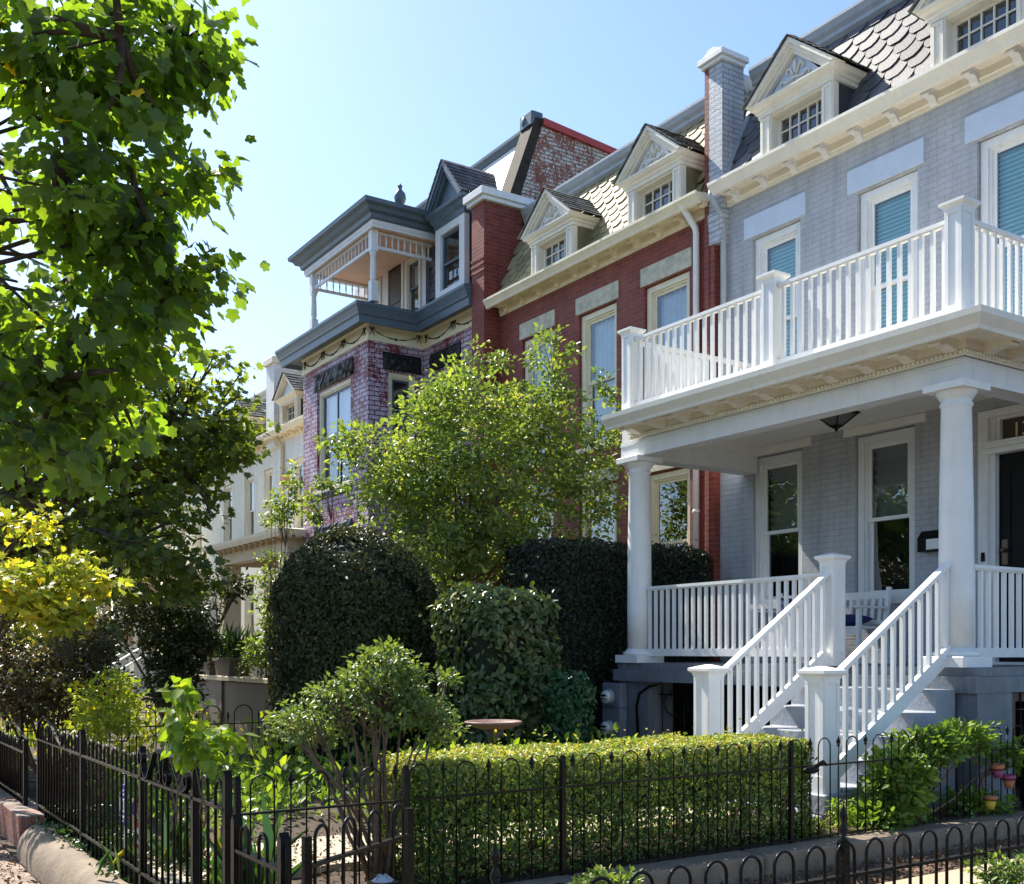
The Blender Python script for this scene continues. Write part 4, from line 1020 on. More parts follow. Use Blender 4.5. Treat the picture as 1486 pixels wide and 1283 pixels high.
fence('hoop_fence', 'low hoop fence standing before the taupe garden wall', (-17.3, 1.8), (-17.3, 8.0), .22, (.68, .3), .95, .9, pitch=.34, hw=.2, posts=(.02, 2.4, 4.6), post_top=1.0, group='hoop fences')
# front railings: plain rods between two flat rails with hooped heads
def rail_run(label, xa, xb, Y, zb, z1, z2, top, posts, ptop, pitch=.115, post_w=.036):
    f = empty('iron_railing', (xa, Y, zb), label, 'railing', 'iron railings along the pavement')
    for z in (z1, z2):
        m = MB(); m.box(xa, xb, Y-.018, Y+.018, z-.008, z+.008); m.build('rail', iron, f)
    n = int((xb-xa)/pitch); fo = None
    for i in range(n):
        x = xa + (i+.5)*(xb-xa)/n
        if any(abs(x-p) < .035 for p in posts): continue
        if i % 2 == 0:
            p = Vector((x+.5*pitch, Y, 0))
            if fo is None: m = MB(); m.tube(hoop_pts(p, Vector((1, 0, 0)), pitch, zb, top), .0085, 6); fo = (m.build('hoop', iron, f), x)
            else: inst(fo[0], f, (x-fo[1], 0, 0))
    for px in posts:
        m = MB(); h = post_w/2; m.box(px-h, px+h, Y-h, Y+h, zb-.2, ptop); m.prism([(px-h, ptop), (px+h, ptop), (px, ptop+.03)], 'y', Y-h, Y+h); m.build('post', iron, f)
    return f
rail_run('black iron railings with hooped tops along the rounded edging, longest run on the left', -9.79, -4.93, 1.65, .2, .35, .905, 1.03, (-9.79, -8.08, -6.45, -5.43, -4.93), 1.06)
rail_run('lower black iron railings mounted on the low brick wall at the far left', -14.6, -10.15, 1.6, .30, .36, .76, .86, (-14.5, -11.86, -10.16), .84)
rail_run('short low stretch of iron railings beside the small gate', -4.80, -4.22, 1.65, .05, .2, .74, .86, (-4.80, -4.22), .87, pitch=.10, post_w=.042)
# scroll ornaments
def scroll(label, pts, w=.03, t=.008):
    m = MB()
    for i in range(len(pts)-1): m.beam(pts[i], pts[i+1], w, t, up=(0, 1, 0)) if False else m.beam(pts[i], pts[i+1], t, w, up=(0, 1, 0))
    return tag(m.build('iron_scroll', iron), label, 'ironwork')
def curl(cx, cz, r, a0, a1, Y, n=10): return [(cx + r*(1-.35*k/n)*math.cos(a0+(a1-a0)*k/n), Y, cz + r*(1-.35*k/n)*math.sin(a0+(a1-a0)*k/n)) for k in range(n+1)]
Ys = 1.63
pts = curl(-6.38, 1.03, .05, -PI*1.5, PI*.6, Ys)[::-1] + [(-6.34, Ys, .96), (-6.28, Ys, .915), (-6.22, Ys, .95), (-6.10, Ys, 1.08), (-6.04, Ys, 1.10), (-5.99, Ys, 1.08), (-5.97, Ys, 1.0)] + curl(-5.99, .96, .035, 0, -PI*1.6, Ys)
scroll('wavy flat iron scroll on top of the front railings, its left curl', pts)
pts = curl(-5.86, .96, .035, PI, PI*2.6, Ys)[::-1] + [(-5.90, Ys, 1.0), (-5.88, Ys, 1.08), (-5.83, Ys, 1.10), (-5.77, Ys, 1.08), (-5.62, Ys, .95), (-5.57, Ys, .915), (-5.53, Ys, .93)] + curl(-5.5, .98, .04, -PI*.5, PI*1.3, Ys)
scroll('wavy flat iron scroll on top of the front railings, its right curl', pts)
pts = curl(-11.3, .93, .06, -PI, PI*.9, 1.62)[::-1] + [(-11.1, 1.62, .98), (-10.8, 1.62, .97), (-10.5, 1.62, .90), (-10.2, 1.62, .88)]
scroll('low curling iron scroll above the left railings on the brick wall', pts, .02)
pts = [(-9.75, 1.62, .92), (-9.6, 1.62, 1.06), (-9.4, 1.62, 1.12), (-9.15, 1.62, 1.08), (-8.95, 1.62, 1.0), (-8.75, 1.62, .94)] + curl(-8.7, .98, .05, -PI*.5, PI*1.2, 1.62)
scroll('arched iron scroll near the left end of the front railings', pts, .02)
# gate left ajar
g = empty('garden_gate', (-4.2, 1.78, .1), 'small black hooped iron gate standing ajar beside its square post', 'gate')
A = Vector((-4.24, 1.76, 0)); B = Vector((-4.72, 2.50, 0)); d = (B-A).normalized(); L = (B-A).length
for p in (A, B):
    m = MB(); m.box(p.x-.017, p.x+.017, p.y-.017, p.y+.017, .06, .87); m.build('stile', iron, g)
for z in (.74, .18):
    m = MB(); m.beam(tuple(A+Vector((0, 0, z))), tuple(B+Vector((0, 0, z))), .03, .016); m.build('rail', iron, g)
f0 = None
for i in range(4):
    p = A + d*(L*(i+.5)/4)
    if f0 is None: m = MB(); m.tube(hoop_pts(p, d, .10, .12, .90), .0085, 6); f0 = (m.build('hoop', iron, g), p)
    else: inst(f0[0], g, p-f0[1])
m = MB(); m.box(-3.35, -3.27, 1.61, 1.69, 0, .86); 
gp = empty('gate_post', (-3.31, 1.65, 0), 'square iron gate post with a shiny cap at the bottom edge of the view', 'post'); m.build('shaft', iron, gp)
m = MB(); m.bbox(-3.345, -3.275, 1.615, 1.685, .861, .885, .02); m.build('cap', metal, gp)

# ================================================================ FOLIAGE
def oval(w=.55, fold=.12):
    h = w/2
    v = np.array([(0, 0, 0), (h, .4, fold), (h*.62, .75, fold*.8), (0, 1, 0), (-h*.62, .75, fold*.8), (-h, .4, fold)], float)
    return v, [(0, 1, 2, 3), (0, 3, 4, 5)]
def diamond(w=.6, fold=.12):
    h = w/2
    return np.array([(0, 0, 0), (h, .45, fold), (0, 1, 0), (-h, .45, fold)], float), [(0, 1, 2), (0, 2, 3)]
def lobed():
    P = [(0, .03), (.13, .0), (.28, .03), (.40, .13), (.44, .27), (.36, .39), (.45, .48), (.50, .62), (.43, .74), (.29, .73), (.19, .79), (.14, .92), (0, 1.0)]
    v = [(0, .38, .02)] + [(x, y, .3*abs(x)-.35*x*x-.16*(y-.3)**2) for x, y in P] + [(-x, y, .3*abs(x)-.35*x*x-.16*(y-.3)**2) for x, y in P[-2:0:-1]]
    n = len(v)-1
    return np.array(v, float), [(0, 1+i, 1+(i+1) % n) for i in range(n)]
def maple():
    P = [(0, .0), (.10, .08), (.38, .02), (.30, .20), (.56, .34), (.34, .46), (.36, .70), (.14, .62), (0, 1.0)]
    v = [(0, .36, 0)] + [(x, y, .08*abs(x)*2) for x, y in P] + [(-x, y, .08*abs(x)*2) for x, y in P[-2:0:-1]]
    n = len(v)-1
    return np.array(v, float), [(0, 1+i, 1+(i+1) % n) for i in range(n)]
def blade():
    return np.array([(-.02, 0, 0), (.02, 0, 0), (.026, .5, .04), (0, 1, .3), (-.026, .5, .04)], float), [(0, 1, 2, 3, 4)]
def leaves(name, P, D, Nn, size, tmpl, mat, parent=None, rng=None, rnd=None, extra=None):
    """one mesh of many separate leaves; P base points, D tip directions, Nn face normals"""
    v, f = tmpl; n = len(P); k = len(v)
    D = D/np.linalg.norm(D, axis=1, keepdims=True)
    S = np.cross(D, Nn); S /= (np.linalg.norm(S, axis=1, keepdims=True)+1e-9); U = np.cross(S, D)
    V = P[:, None, :] + size[:, None, None]*(v[None, :, 0:1]*S[:, None, :] + v[None, :, 1:2]*D[:, None, :] + v[None, :, 2:3]*U[:, None, :])
    V = V.reshape(-1, 3)
    fl = np.array([len(q) for q in f]); idx = np.concatenate([np.array(q) for q in f])
    loops = (idx[None, :] + (np.arange(n)*k)[:, None]).reshape(-1)
    tot = np.tile(fl, n)
    ev, ef = (extra.v, extra.f) if extra is not None else ([], [])
    org = np.array(ORG.get(parent.name, Vector((0, 0, 0)))) if parent is not None else np.zeros(3)
    if rnd is None: rnd = rng.random(n)
    pr = np.repeat(rnd, len(f))
    nv = len(V)
    if len(ev):
        V = np.vstack([V, np.array(ev)]); loops = np.concatenate([loops, np.concatenate([np.array(q)+nv for q in ef])]); tot = np.concatenate([tot, [len(q) for q in ef]]); pr = np.concatenate([pr, np.zeros(len(ef))])
    V = V - org
    me = bpy.data.meshes.new(name)
    me.vertices.add(len(V)); me.vertices.foreach_set('co', V.astype(np.float32).ravel())
    me.loops.add(len(loops)); me.loops.foreach_set('vertex_index', loops.astype(np.int32))
    me.polygons.add(len(tot)); st = np.concatenate([[0], np.cumsum(tot)[:-1]])
    me.polygons.foreach_set('loop_start', st.astype(np.int32)); me.polygons.foreach_set('loop_total', tot.astype(np.int32))
    me.materials.append(mat)
    if len(ev):
        me.materials.append(extra.mat); mi = np.zeros(len(tot), np.int32); mi[-len(ef):] = 1; me.polygons.foreach_set('material_index', mi)
    a = me.attributes.new('rnd', 'FLOAT', 'FACE'); a.data.foreach_set('value', pr.astype(np.float32))
    me.update(calc_edges=True); me.validate()
    return link(name, me, parent)
def unit(rng, n):
    v = rng.normal(size=(n, 3)); return v/np.linalg.norm(v, axis=1, keepdims=True)
def crown(rng, blobs, density, clump_r, per, droop=.5, hollow=.0):
    """clumps of leaves through a set of ellipsoid blobs: returns P, D, N, clump id value"""
    P = []; D = []; Nn = []; C = []; cents = []
    for (c, r, wgt) in blobs:
        c = np.array(c, float); r = np.array(r, float)
        n = int(density*wgt)
        u = unit(rng, n); rad = rng.random(n)**.45; rad = np.maximum(rad, hollow)
        cc = c + u*r*rad[:, None]
        for q in cc:
            k = int(per*rng.uniform(.6, 1.4)); cr = clump_r*rng.uniform(.6, 1.35)
            o = np.clip(rng.normal(size=(k, 3)), -1.35, 1.35)*.5*cr*np.array([1, 1, .6])
            P.append(q+o); out = (q-c)/r; out = out/(np.linalg.norm(out)+1e-6)
            dd = o/(cr)+out*.5+rng.normal(size=(k, 3))*.5; dd[:, 2] -= droop
            D.append(dd)
            nn = rng.normal(size=(k, 3))*.55 + np.array([0, 0, .9]) + out*.35
            Nn.append(nn); C.append(np.full(k, rng.random()))
        cents.append(cc)
    return np.vstack(P), np.vstack(D), np.vstack(Nn), np.concatenate(C), np.vstack(cents)
def tree(name, label, cat, base, top_z, blobs, mat, size, tmpl, density, clump_r, per, seed, trunk_r=.15, lean=(0, 0), droop=.5, barkm=None, group=None, limbs=14, twigs=60, flip=None, hollow=0., stems=1):
    rng = np.random.default_rng(seed); rg = random.Random(seed)
    t = empty(name, base, label, cat, group)
    P, D, Nn, C, cents = crown(rng, blobs, density, clump_r, per, droop, hollow)
    n = len(P); rnd = np.clip(C*.6 + rng.random(n)*.4, 0, 1)
    if flip is not None: rnd = flip(P, rnd, rng)
    leaves('crown', P, D, Nn, size*rng.uniform(.6, 1.25, n), tmpl, mat, t, rng, rnd)
    m = MB(); b = Vector(base); tp = Vector((base[0]+lean[0], base[1]+lean[1], top_z)); sp = []
    for s in range(stems):
        o = Vector((rg.uniform(-.25, .25), rg.uniform(-.25, .25), 0)) if stems > 1 else Vector((0, 0, 0))
        pts = []; rr = []
        for i in range(7):
            u = i/6; q = b.lerp(tp, u) + o*(.3+u*1.5) + Vector((rg.uniform(-.05, .05), rg.uniform(-.05, .05), 0))*(1 if i else 0)
            pts.append(q); rr.append(trunk_r*(1.25 if i == 0 else 1-.62*u)/math.sqrt(stems))
        m.tube(pts, rr, 10); sp.append(pts)
    idx = rng.choice(len(cents), min(limbs, len(cents)), replace=False); lp = []
    for j, i in enumerate(idx):
        q = Vector(cents[i]); pts_ = sp[j % stems]; st = pts_[rg.randint(2, 6)]
        mid = st.lerp(q, .5) + Vector((rg.uniform(-.1, .1), rg.uniform(-.1, .1), rg.uniform(0, .25)))*(q-st).length*.6
        ctr = [st.lerp(mid, .5)+Vector((0, 0, .02)), mid, mid.lerp(q, .5), q]
        r0 = trunk_r*(.38 if limbs < 60 else .17)/math.sqrt(stems); m.tube([st]+ctr, [r0, r0*.8, r0*.6, r0*.4, r0*.15], 6); lp += [st.lerp(mid, .6), mid, mid.lerp(q, .5), q]
    if lp:
        for i in rng.choice(len(cents), min(twigs, len(cents)), replace=False):
            q = Vector(cents[i]); s = min(lp, key=lambda z: (z-q).length)
            if (s-q).length > .05: mid = s.lerp(q, .5)+Vector((rg.uniform(-.1, .1), rg.uniform(-.1, .1), rg.uniform(-.05, .12)))*(s-q).length; r0 = trunk_r*.12/math.sqrt(stems)+.002; m.tube([s, mid, q], [r0, r0*.7, r0*.3], 5)
    m.build('trunk', barkm or bark, t)
    return t

L_near = leafmat('large_lobed_leaf', [(0, (.045, .068, .03)), (.5, (.07, .108, .035)), (.93, (.11, .155, .04)), (.965, (.5, .30, .02)), (1, (.55, .32, .02))], .55, (3.8, 4.0, .55), .40, .4)
L_maple = leafmat('maple_leaf', [(0, (.06, .085, .033)), (.5, (.125, .17, .045)), (.8, (.25, .28, .05)), (.9, (.55, .48, .05)), (1, (.65, .45, .03))], .5, (2.3, 2.2, .55), .42, .4)
L_light = leafmat('light_tree_leaf', [(0, (.075, .13, .05)), (.6, (.19, .27, .08)), (.9, (.36, .41, .10)), (1, (.56, .50, .10))], .42, (1.6, 1.55, .5), .40, .45)
L_dark = leafmat('dark_clipped_leaf', [(0, (.030, .042, .016)), (.8, (.065, .085, .030)), (1, (.19, .14, .06))], .2, (1.4, 1.3, .5), .48, .3)
L_yew = leafmat('black_green_leaf', [(0, (.010, .019, .010)), (.9, (.02, .036, .018)), (1, (.05, .05, .025))], .12, (1.2, 1.3, .6), .45, .35)
L_holly = leafmat('glossy_broad_leaf', [(0, (.04, .07, .025)), (.7, (.085, .13, .042)), (1, (.20, .20, .08))], .2, (1.4, 1.4, .5), .35, .4)
L_privet = leafmat('privet_leaf', [(0, (.035, .07, .018)), (.3, (.07, .125, .03)), (.6, (.17, .25, .05)), (.85, (.36, .43, .09)), (1, (.50, .42, .12))], .32, (1.4, 1.4, .5), .45, .35)
L_rose = leafmat('rose_bush_leaf', [(0, (.07, .12, .045)), (.7, (.16, .23, .07)), (1, (.34, .36, .09))], .36, (1.5, 1.5, .5), .42, .4)
L_vine = leafmat('bright_vine_leaf', [(0, (.12, .20, .03)), (.7, (.22, .34, .04)), (1, (.36, .42, .05))], .48, (1.6, 1.5, .4), .4, .4)
L_yel = leafmat('yellow_green_leaf', [(0, (0.130, 0.221, 0.026)), (.6, (0.312, 0.364, 0.039)), (1, (0.546, 0.442, 0.039))], .4, (1.4, 1.4, .5), .45, .3)
L_gold = leafmat('golden_maple_leaf', [(0, (.16, .22, .04)), (.45, (.36, .40, .06)), (.85, (.60, .54, .07)), (1, (.66, .36, .05))], .5, (1.4, 1.4, .5), .45, .3)
L_ivy = leafmat('ivy_leaf', [(0, (0.024, 0.054, 0.024)), (.7, (0.054, 0.102, 0.036)), (1, (0.144, 0.192, 0.072))], .2, (1.3, 1.4, .6), .35, .5)
L_green = leafmat('mid_green_leaf', [(0, (.08, .145, .035)), (.7, (.17, .27, .055)), (1, (.28, .34, .07))], .4, (1.6, 1.6, .5), .4, .45)
L_purple = leafmat('bronze_leaf', [(0, (.06, .045, .028)), (.6, (.10, .09, .04)), (1, (.18, .20, .05))], .35, (1.6, 1.4, .6), .45, .35)
L_litter = leafmat('dry_leaf', [(0, (.06, .035, .018)), (.6, (.15, .095, .05)), (1, (.34, .25, .15))], .1, (1.1, 1.0, .8), .7, .2)
L_iris = leafmat('strap_leaf', [(0, (.03, .09, .04)), (.8, (.07, .16, .06)), (1, (.4, .34, .04))], .3, (1.4, 1.5, .5), .4, .4)

OV = oval(); DI = diamond(); LB = lobed(); MP = maple(); BL = blade()
# the overhanging near tree, trunk outside the view on the pavement
def fl_near(P, r, rng): return r*.97
tree('overhanging_tree', 'big-leaved tree whose dark and backlit lobed leaves hang into the upper left corner', 'tree', (-6.9, -1.7, 0), 5.6,
     [((-8.4, -1.2, 5.0), (1.9, 1.7, 2.1), .60), ((-6.95, .1, 4.0), (.7, .7, 1.1), .10), ((-8.3, .6, 3.9), (1.9, 1.0, 1.5), .26)] + [(at(x, y, d), (r, r, h), w) for x, y, d, r, h, w in ((150, 130, 5.4, .55, .55, .09), (235, 60, 5.6, .35, .35, .035), (60, 60, 5.2, .6, .5, .06), (190, 300, 5.5, .42, .30, .05), (90, 330, 5.3, .5, .5, .06), (210, 430, 5.6, .34, .22, .03), (110, 520, 5.4, .45, .42, .06), (40, 640, 5.2, .38, .3, .035), (170, 620, 5.8, .2, .16, .012), (290, 255, 5.7, .16, .16, .014), (270, 400, 5.7, .18, .16, .016), (290, 40, 5.7, .18, .18, .016))], L_near, .088, LB, 300, .24, 26, 11, trunk_r=.2, limbs=70, twigs=9999, droop=1.0, hollow=.15)
# the maple behind it
c = at(70, 665, 14.5)
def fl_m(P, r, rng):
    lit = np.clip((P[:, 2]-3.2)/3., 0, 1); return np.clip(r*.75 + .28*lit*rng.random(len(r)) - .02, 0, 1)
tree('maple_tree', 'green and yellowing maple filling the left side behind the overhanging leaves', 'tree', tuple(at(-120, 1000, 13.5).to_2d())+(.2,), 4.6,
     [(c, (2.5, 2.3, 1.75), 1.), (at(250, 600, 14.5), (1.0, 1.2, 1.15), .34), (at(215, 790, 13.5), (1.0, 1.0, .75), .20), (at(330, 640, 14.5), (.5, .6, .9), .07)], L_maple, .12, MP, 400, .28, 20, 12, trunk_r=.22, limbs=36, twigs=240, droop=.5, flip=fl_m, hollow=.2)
b = at(60, 860, 11.5)
tree('golden_maple', 'small maple with bright yellow and orange leaves over the dark mound on the left', 'tree', (at(-90, 1040, 9.9).x, at(-90, 1040, 9.9).y, .1), 2.0,
     [(at(30, 850, 9.8), (.5, .45, .26), 1.), (at(70, 880, 9.7), (.4, .35, .16), .5), (at(140, 850, 9.9), (.26, .24, .10), .22), (at(100, 815, 9.9), (.2, .2, .08), .1), (at(40, 760, 10.2), (.28, .28, .2), .2), (at(90, 900, 9.7), (.2, .2, .08), .15)], L_gold, .08, MP, 95, .17, 12, 13, trunk_r=.08, limbs=14, twigs=60, droop=.4)
# light green tree in front of the red house
tree('light_green_tree', 'light green leafy young tree in front of the red house and the lilac bay', 'tree', (-14.3, 8.3, .25), 3.6,
     [(at(690, 690, 16.2), (1.75, 1.45, 1.55), 1.), (at(570, 690, 16.0), (.9, .9, .95), .22), (at(790, 620, 16.4), (.85, .8, .95), .18), (at(860, 690, 16.2), (.55, .55, .9), .12), (at(640, 800, 16), (1.3, 1.1, .6), .20), (at(780, 800, 16), (1.3, 1.0, .7), .20), (at(660, 570, 16.2), (.55, .5, .5), .06)] +
     [(at(x, y, 16.3), (r, r, h), w) for x, y, r, h, w in ((685, 525, .16, .4, .015), (615, 600, .3, .3, .02), (790, 520, .28, .42, .03), (905, 620, .22, .5, .02), (730, 530, .14, .3, .012), (880, 560, .14, .3, .012), (640, 565, .12, .2, .01), (500, 640, .35, .3, .03), (835, 510, .1, .2, .006))], L_light, .098, OV, 640, .20, 18, 14, trunk_r=.1, limbs=40, twigs=260, droop=.2, stems=3, barkm=twig, hollow=.1)

def hedge_points(rng, n, kind, prm, jitter=.04):
    """points and outward normals on a clipped shape; kind box or dome"""
    if kind == 'box':
        x0, x1, y0, y1, z0, z1, rr = prm
        A = np.array([(x1-x0)*(y1-y0), (x1-x0)*(z1-z0), (x1-x0)*(z1-z0), (y1-y0)*(z1-z0), (y1-y0)*(z1-z0)]); ch = rng.choice(5, n, p=A/A.sum())
        u = rng.random((n, 3)); P = np.stack([x0+(x1-x0)*u[:, 0], y0+(y1-y0)*u[:, 1], z0+(z1-z0)*u[:, 2]], 1); Nn = np.zeros((n, 3))
        for k, (ax, val, s) in enumerate(((2, z1, 1), (1, y0, -1), (1, y1, 1), (0, x0, -1), (0, x1, 1))):
            q = ch == k; P[q, ax] = val; Nn[q, ax] = s
        # round the edges
        c = np.array([(x0+x1)/2, (y0+y1)/2, 0]); hx = (x1-x0)/2; hy = (y1-y0)/2
        lo = np.array([x0+rr, y0+rr, -9]); hi = np.array([x1-rr, y1-rr, z1-rr]); q = np.clip(P, lo, hi); dlt = P-q; ln = np.linalg.norm(dlt, axis=1, keepdims=True)
        m_ = ln[:, 0] > rr*.99; dn = dlt/np.maximum(ln, 1e-6); P = np.where(m_[:, None], q+dn*rr, P); Nn = np.where(m_[:, None], dn, Nn)
    else:
        cx, cy, z0, zt, r, zr = prm     # dome: cylinder radius r up to zr then an ellipsoid cap to zt
        u = rng.random((n, 2)); th = u[:, 0]*2*PI; hcyl = zr-z0; acyl = 2*PI*r*hcyl; acap = 2*PI*r*r*1.25; ch = rng.random(n) < acap/(acap+acyl)
        z = z0+hcyl*u[:, 1]; P = np.stack([cx+r*np.cos(th), cy+r*np.sin(th), z], 1); Nn = np.stack([np.cos(th), np.sin(th), 0*th], 1)
        w = rng.random(n); sp = np.sqrt(1-w*w); cap = np.stack([cx+r*sp*np.cos(th), cy+r*sp*np.sin(th), zr+(zt-zr)*w], 1); cn = np.stack([sp*np.cos(th)/r, sp*np.sin(th)/r, w/(zt-zr)], 1); cn /= np.linalg.norm(cn, axis=1, keepdims=True)
        P = np.where(ch[:, None], cap, P); Nn = np.where(ch[:, None], cn, Nn)
    # soft unevenness
    w = .5*np.sin(P[:, 0]*5.1+P[:, 2]*3.3)+.5*np.sin(P[:, 1]*4.3+1.7*P[:, 2]+2)+.4*np.sin(P[:, 0]*13+P[:, 1]*11+P[:, 2]*9)
    P = P + Nn*(w*jitter*.7)[:, None] - Nn*(rng.random(n)**1.6*jitter*3.2)[:, None]
    return P, Nn
def clipped(name, label, base, kind, prm, n, size, mat, seed, jitter=.04, tmpl=None, core=True, group=None, up=.35, sprigs=0, stems=0, corem=None, gap=None, shrink=.12):
    rng = np.random.default_rng(seed); rg = random.Random(seed)
    t = empty(name, base, label, 'hedge' if kind == 'box' else 'shrub', group)
    P, Nn = hedge_points(rng, n, kind, prm, jitter)
    if sprigs:
        k = rng.choice(n, sprigs); q = P[k]+(Nn[k]+np.array([0, 0, .5]))*(rng.random((sprigs, 1))**2.2*(.10 if jitter < .035 else .17)); P = np.vstack([P, q]); Nn = np.vstack([Nn, Nn[k]])
    if gap is not None:
        keep = gap(P, rng); P = P[keep]; Nn = Nn[keep]
    n = len(P); D = rng.normal(size=(n, 3))*.8; D -= Nn*np.sum(D*Nn, axis=1, keepdims=True)*.75; D += Nn*.22; D[:, 2] += up*(1-np.abs(Nn[:, 2]))
    F = Nn + rng.normal(size=(n, 3))*.5
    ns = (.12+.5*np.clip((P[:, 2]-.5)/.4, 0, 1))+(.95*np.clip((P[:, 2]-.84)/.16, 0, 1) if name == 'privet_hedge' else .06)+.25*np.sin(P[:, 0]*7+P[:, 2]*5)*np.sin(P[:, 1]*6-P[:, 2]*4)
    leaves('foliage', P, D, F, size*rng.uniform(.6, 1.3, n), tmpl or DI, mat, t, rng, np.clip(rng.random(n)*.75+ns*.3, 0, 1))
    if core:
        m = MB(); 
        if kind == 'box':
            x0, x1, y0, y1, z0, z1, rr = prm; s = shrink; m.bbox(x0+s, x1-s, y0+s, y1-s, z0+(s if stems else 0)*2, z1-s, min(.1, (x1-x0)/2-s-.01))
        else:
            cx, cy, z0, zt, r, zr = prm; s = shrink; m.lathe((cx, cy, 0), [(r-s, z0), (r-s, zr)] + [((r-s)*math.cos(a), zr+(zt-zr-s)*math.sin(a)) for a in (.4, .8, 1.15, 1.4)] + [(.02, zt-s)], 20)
        m.build('shade_core', corem or paint('twig_shadow_'+name, (.012, .018, .008), .95, .5, 25, 1.), t)  # solid dark core stands for the shade inside the shrub
    if stems:
        m = MB()
        for i in range(stems):
            if kind == 'box': x = rg.uniform(prm[0]+.05, prm[1]-.05); y = rg.uniform(prm[2]+.05, prm[3]-.05)
            else: a = rg.random()*6.28; x = prm[0]+prm[4]*.6*rg.random()*math.cos(a); y = prm[1]+prm[4]*.6*rg.random()*math.sin(a)
            zt_ = prm[5]*.98 if kind == 'box' else prm[5]
            m.tube([(x, y, prm[4]-.05 if kind == 'box' else prm[2]-.05), (x+rg.uniform(-.08, .08), y+rg.uniform(-.1, .1), .5), (x+rg.uniform(-.12, .12), y+rg.uniform(-.15, .15), zt_)], [.012, .009, .004], 5)
        m.build('stems', twig, t)
    return t
def gap_low(P, rng): 
    h = (P[:, 2]-.25)/.7; return rng.random(len(P)) < np.clip(.42+h*.9, 0, 1)
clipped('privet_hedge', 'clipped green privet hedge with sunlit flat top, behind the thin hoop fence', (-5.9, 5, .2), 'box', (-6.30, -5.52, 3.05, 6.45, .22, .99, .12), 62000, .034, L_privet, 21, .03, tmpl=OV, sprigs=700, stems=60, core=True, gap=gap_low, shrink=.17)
clipped('dome_shrub', 'tall dark green clipped shrub with a rounded dome top', (-12.75, 5.95, .2), 'dome', (-12.75, 5.95, .2, 3.22, 1.06, 2.2), 62000, .058, L_dark, 22, .075, sprigs=2500, gap=lambda P, r: r.random(len(P)) < np.clip(1.9-2.2*np.maximum(0, np.sin(P[:, 0]*3.1+2*np.sin(P[:, 2]*2.7))*np.sin(P[:, 1]*3.7+P[:, 2]*4.1)), .12, 1))
clipped('broadleaf_shrub', 'squarish shrub of larger glossy leaves beside the dome-topped shrub', (-10.5, 6.6, .2), 'box', (-11.05, -9.95, 6.1, 7.4, .25, 2.38, .35), 17000, .095, L_holly, 23, .10, tmpl=OV, up=-.5, sprigs=500, gap=lambda P, r: r.random(len(P)) < np.clip(1.9-2.2*np.maximum(0, np.sin(P[:, 0]*3.1+2*np.sin(P[:, 2]*2.7))*np.sin(P[:, 1]*3.7+P[:, 2]*4.1)), .12, 1))
clipped('dark_yew_hedge', 'tall almost black evergreen hedge beside the far end of the white porch', (-11.75, 9.5, .2), 'box', (-12.35, -11.25, 7.9, 10.95, .2, 3.12, .2), 62000, .05, L_yew, 24, .06, sprigs=3000)
clipped('round_green_shrub', 'small round dark green shrub at the foot of the black-green hedge', (-9.3, 6.95, .2), 'dome', (-9.40, 6.95, .2, 1.42, .25, 1.15), 6000, .07, L_dark if False else leafmat('bluish_green_leaf', [(0, (.012, .045, .02)), (1, (.03, .10, .04))], .2, (1.3, 1.4, .6), .4, .4), 25, .04, up=.3)

def bush(name, label, cat, blobs, mat, size, tmpl, density, clump_r, per, seed, base, stems=8, droop=.2, stem_r=.012, stem_mat=None, group=None, twigs=40):
    rng = np.random.default_rng(seed); rg = random.Random(seed)
    t = empty(name, base, label, cat, group)
    P, D, Nn, C, cents = crown(rng, blobs, density, clump_r, per, droop, .1)
    n = len(P); leaves('foliage', P, D, Nn, size*rng.uniform(.6, 1.25, n), tmpl, mat, t, rng, np.clip(C*.5+rng.random(n)*.5, 0, 1))
    if stems:
        m = MB(); b = Vector(base); hubs = []
        for i in range(stems):
            q = Vector(cents[rng.integers(len(cents))]); st = b + Vector((rg.uniform(-.08, .08), rg.uniform(-.08, .08), 0))
            h = st.lerp(q, .45); h.z = max(h.z, st.z+.1); h += Vector((rg.uniform(-.06, .06), rg.uniform(-.06, .06), rg.uniform(-.02, .1)))
            m.tube([st, st.lerp(h, .5)+Vector((rg.uniform(-.03, .03), rg.uniform(-.03, .03), 0)), h, h.lerp(q, .5)+Vector((rg.uniform(-.04, .04), rg.uniform(-.04, .04), .02)), q], [stem_r, stem_r*.9, stem_r*.7, stem_r*.5, stem_r*.25], 6)
            hubs += [h, h.lerp(q, .5)]
        for i in rng.choice(len(cents), min(twigs, len(cents)), replace=False):
            q = Vector(cents[i]); s = min(hubs, key=lambda z: (z-q).length); m.tube([s, s.lerp(q, .5)+Vector((rg.uniform(-.02, .02), rg.uniform(-.02, .02), .02)), q], [stem_r*.4, stem_r*.3, stem_r*.15], 5)
        m.build('stems', stem_mat or twig, t)
    return t
def grd(px, py, z):
    d = (EYE-z)*1553./(py-945.); return at(px, py, d)
# rose bush in the foreground
d = 6.6; rb = at(556, 1275, d)
bush('rose_bush', 'open woody bush with light green leaves on bare stems, left end of the privet hedge', 'shrub',
     [(at(560, 1000, d), (.33, .3, .20), 1.), (at(455, 1045, d), (.26, .26, .13), .5), (at(610, 1035, d-.1), (.2, .2, .13), .35), (at(560, 960, d), (.2, .2, .10), .35), (at(650, 985, d), (.07, .07, .04), .05), (at(490, 1000, d), (.18, .18, .12), .25), (at(640, 1060, d), (.12, .12, .10), .12)],
     L_rose, .040, OV, 80, .085, 24, 31, (rb.x, rb.y, .24), stems=22, stem_r=.014, twigs=160)
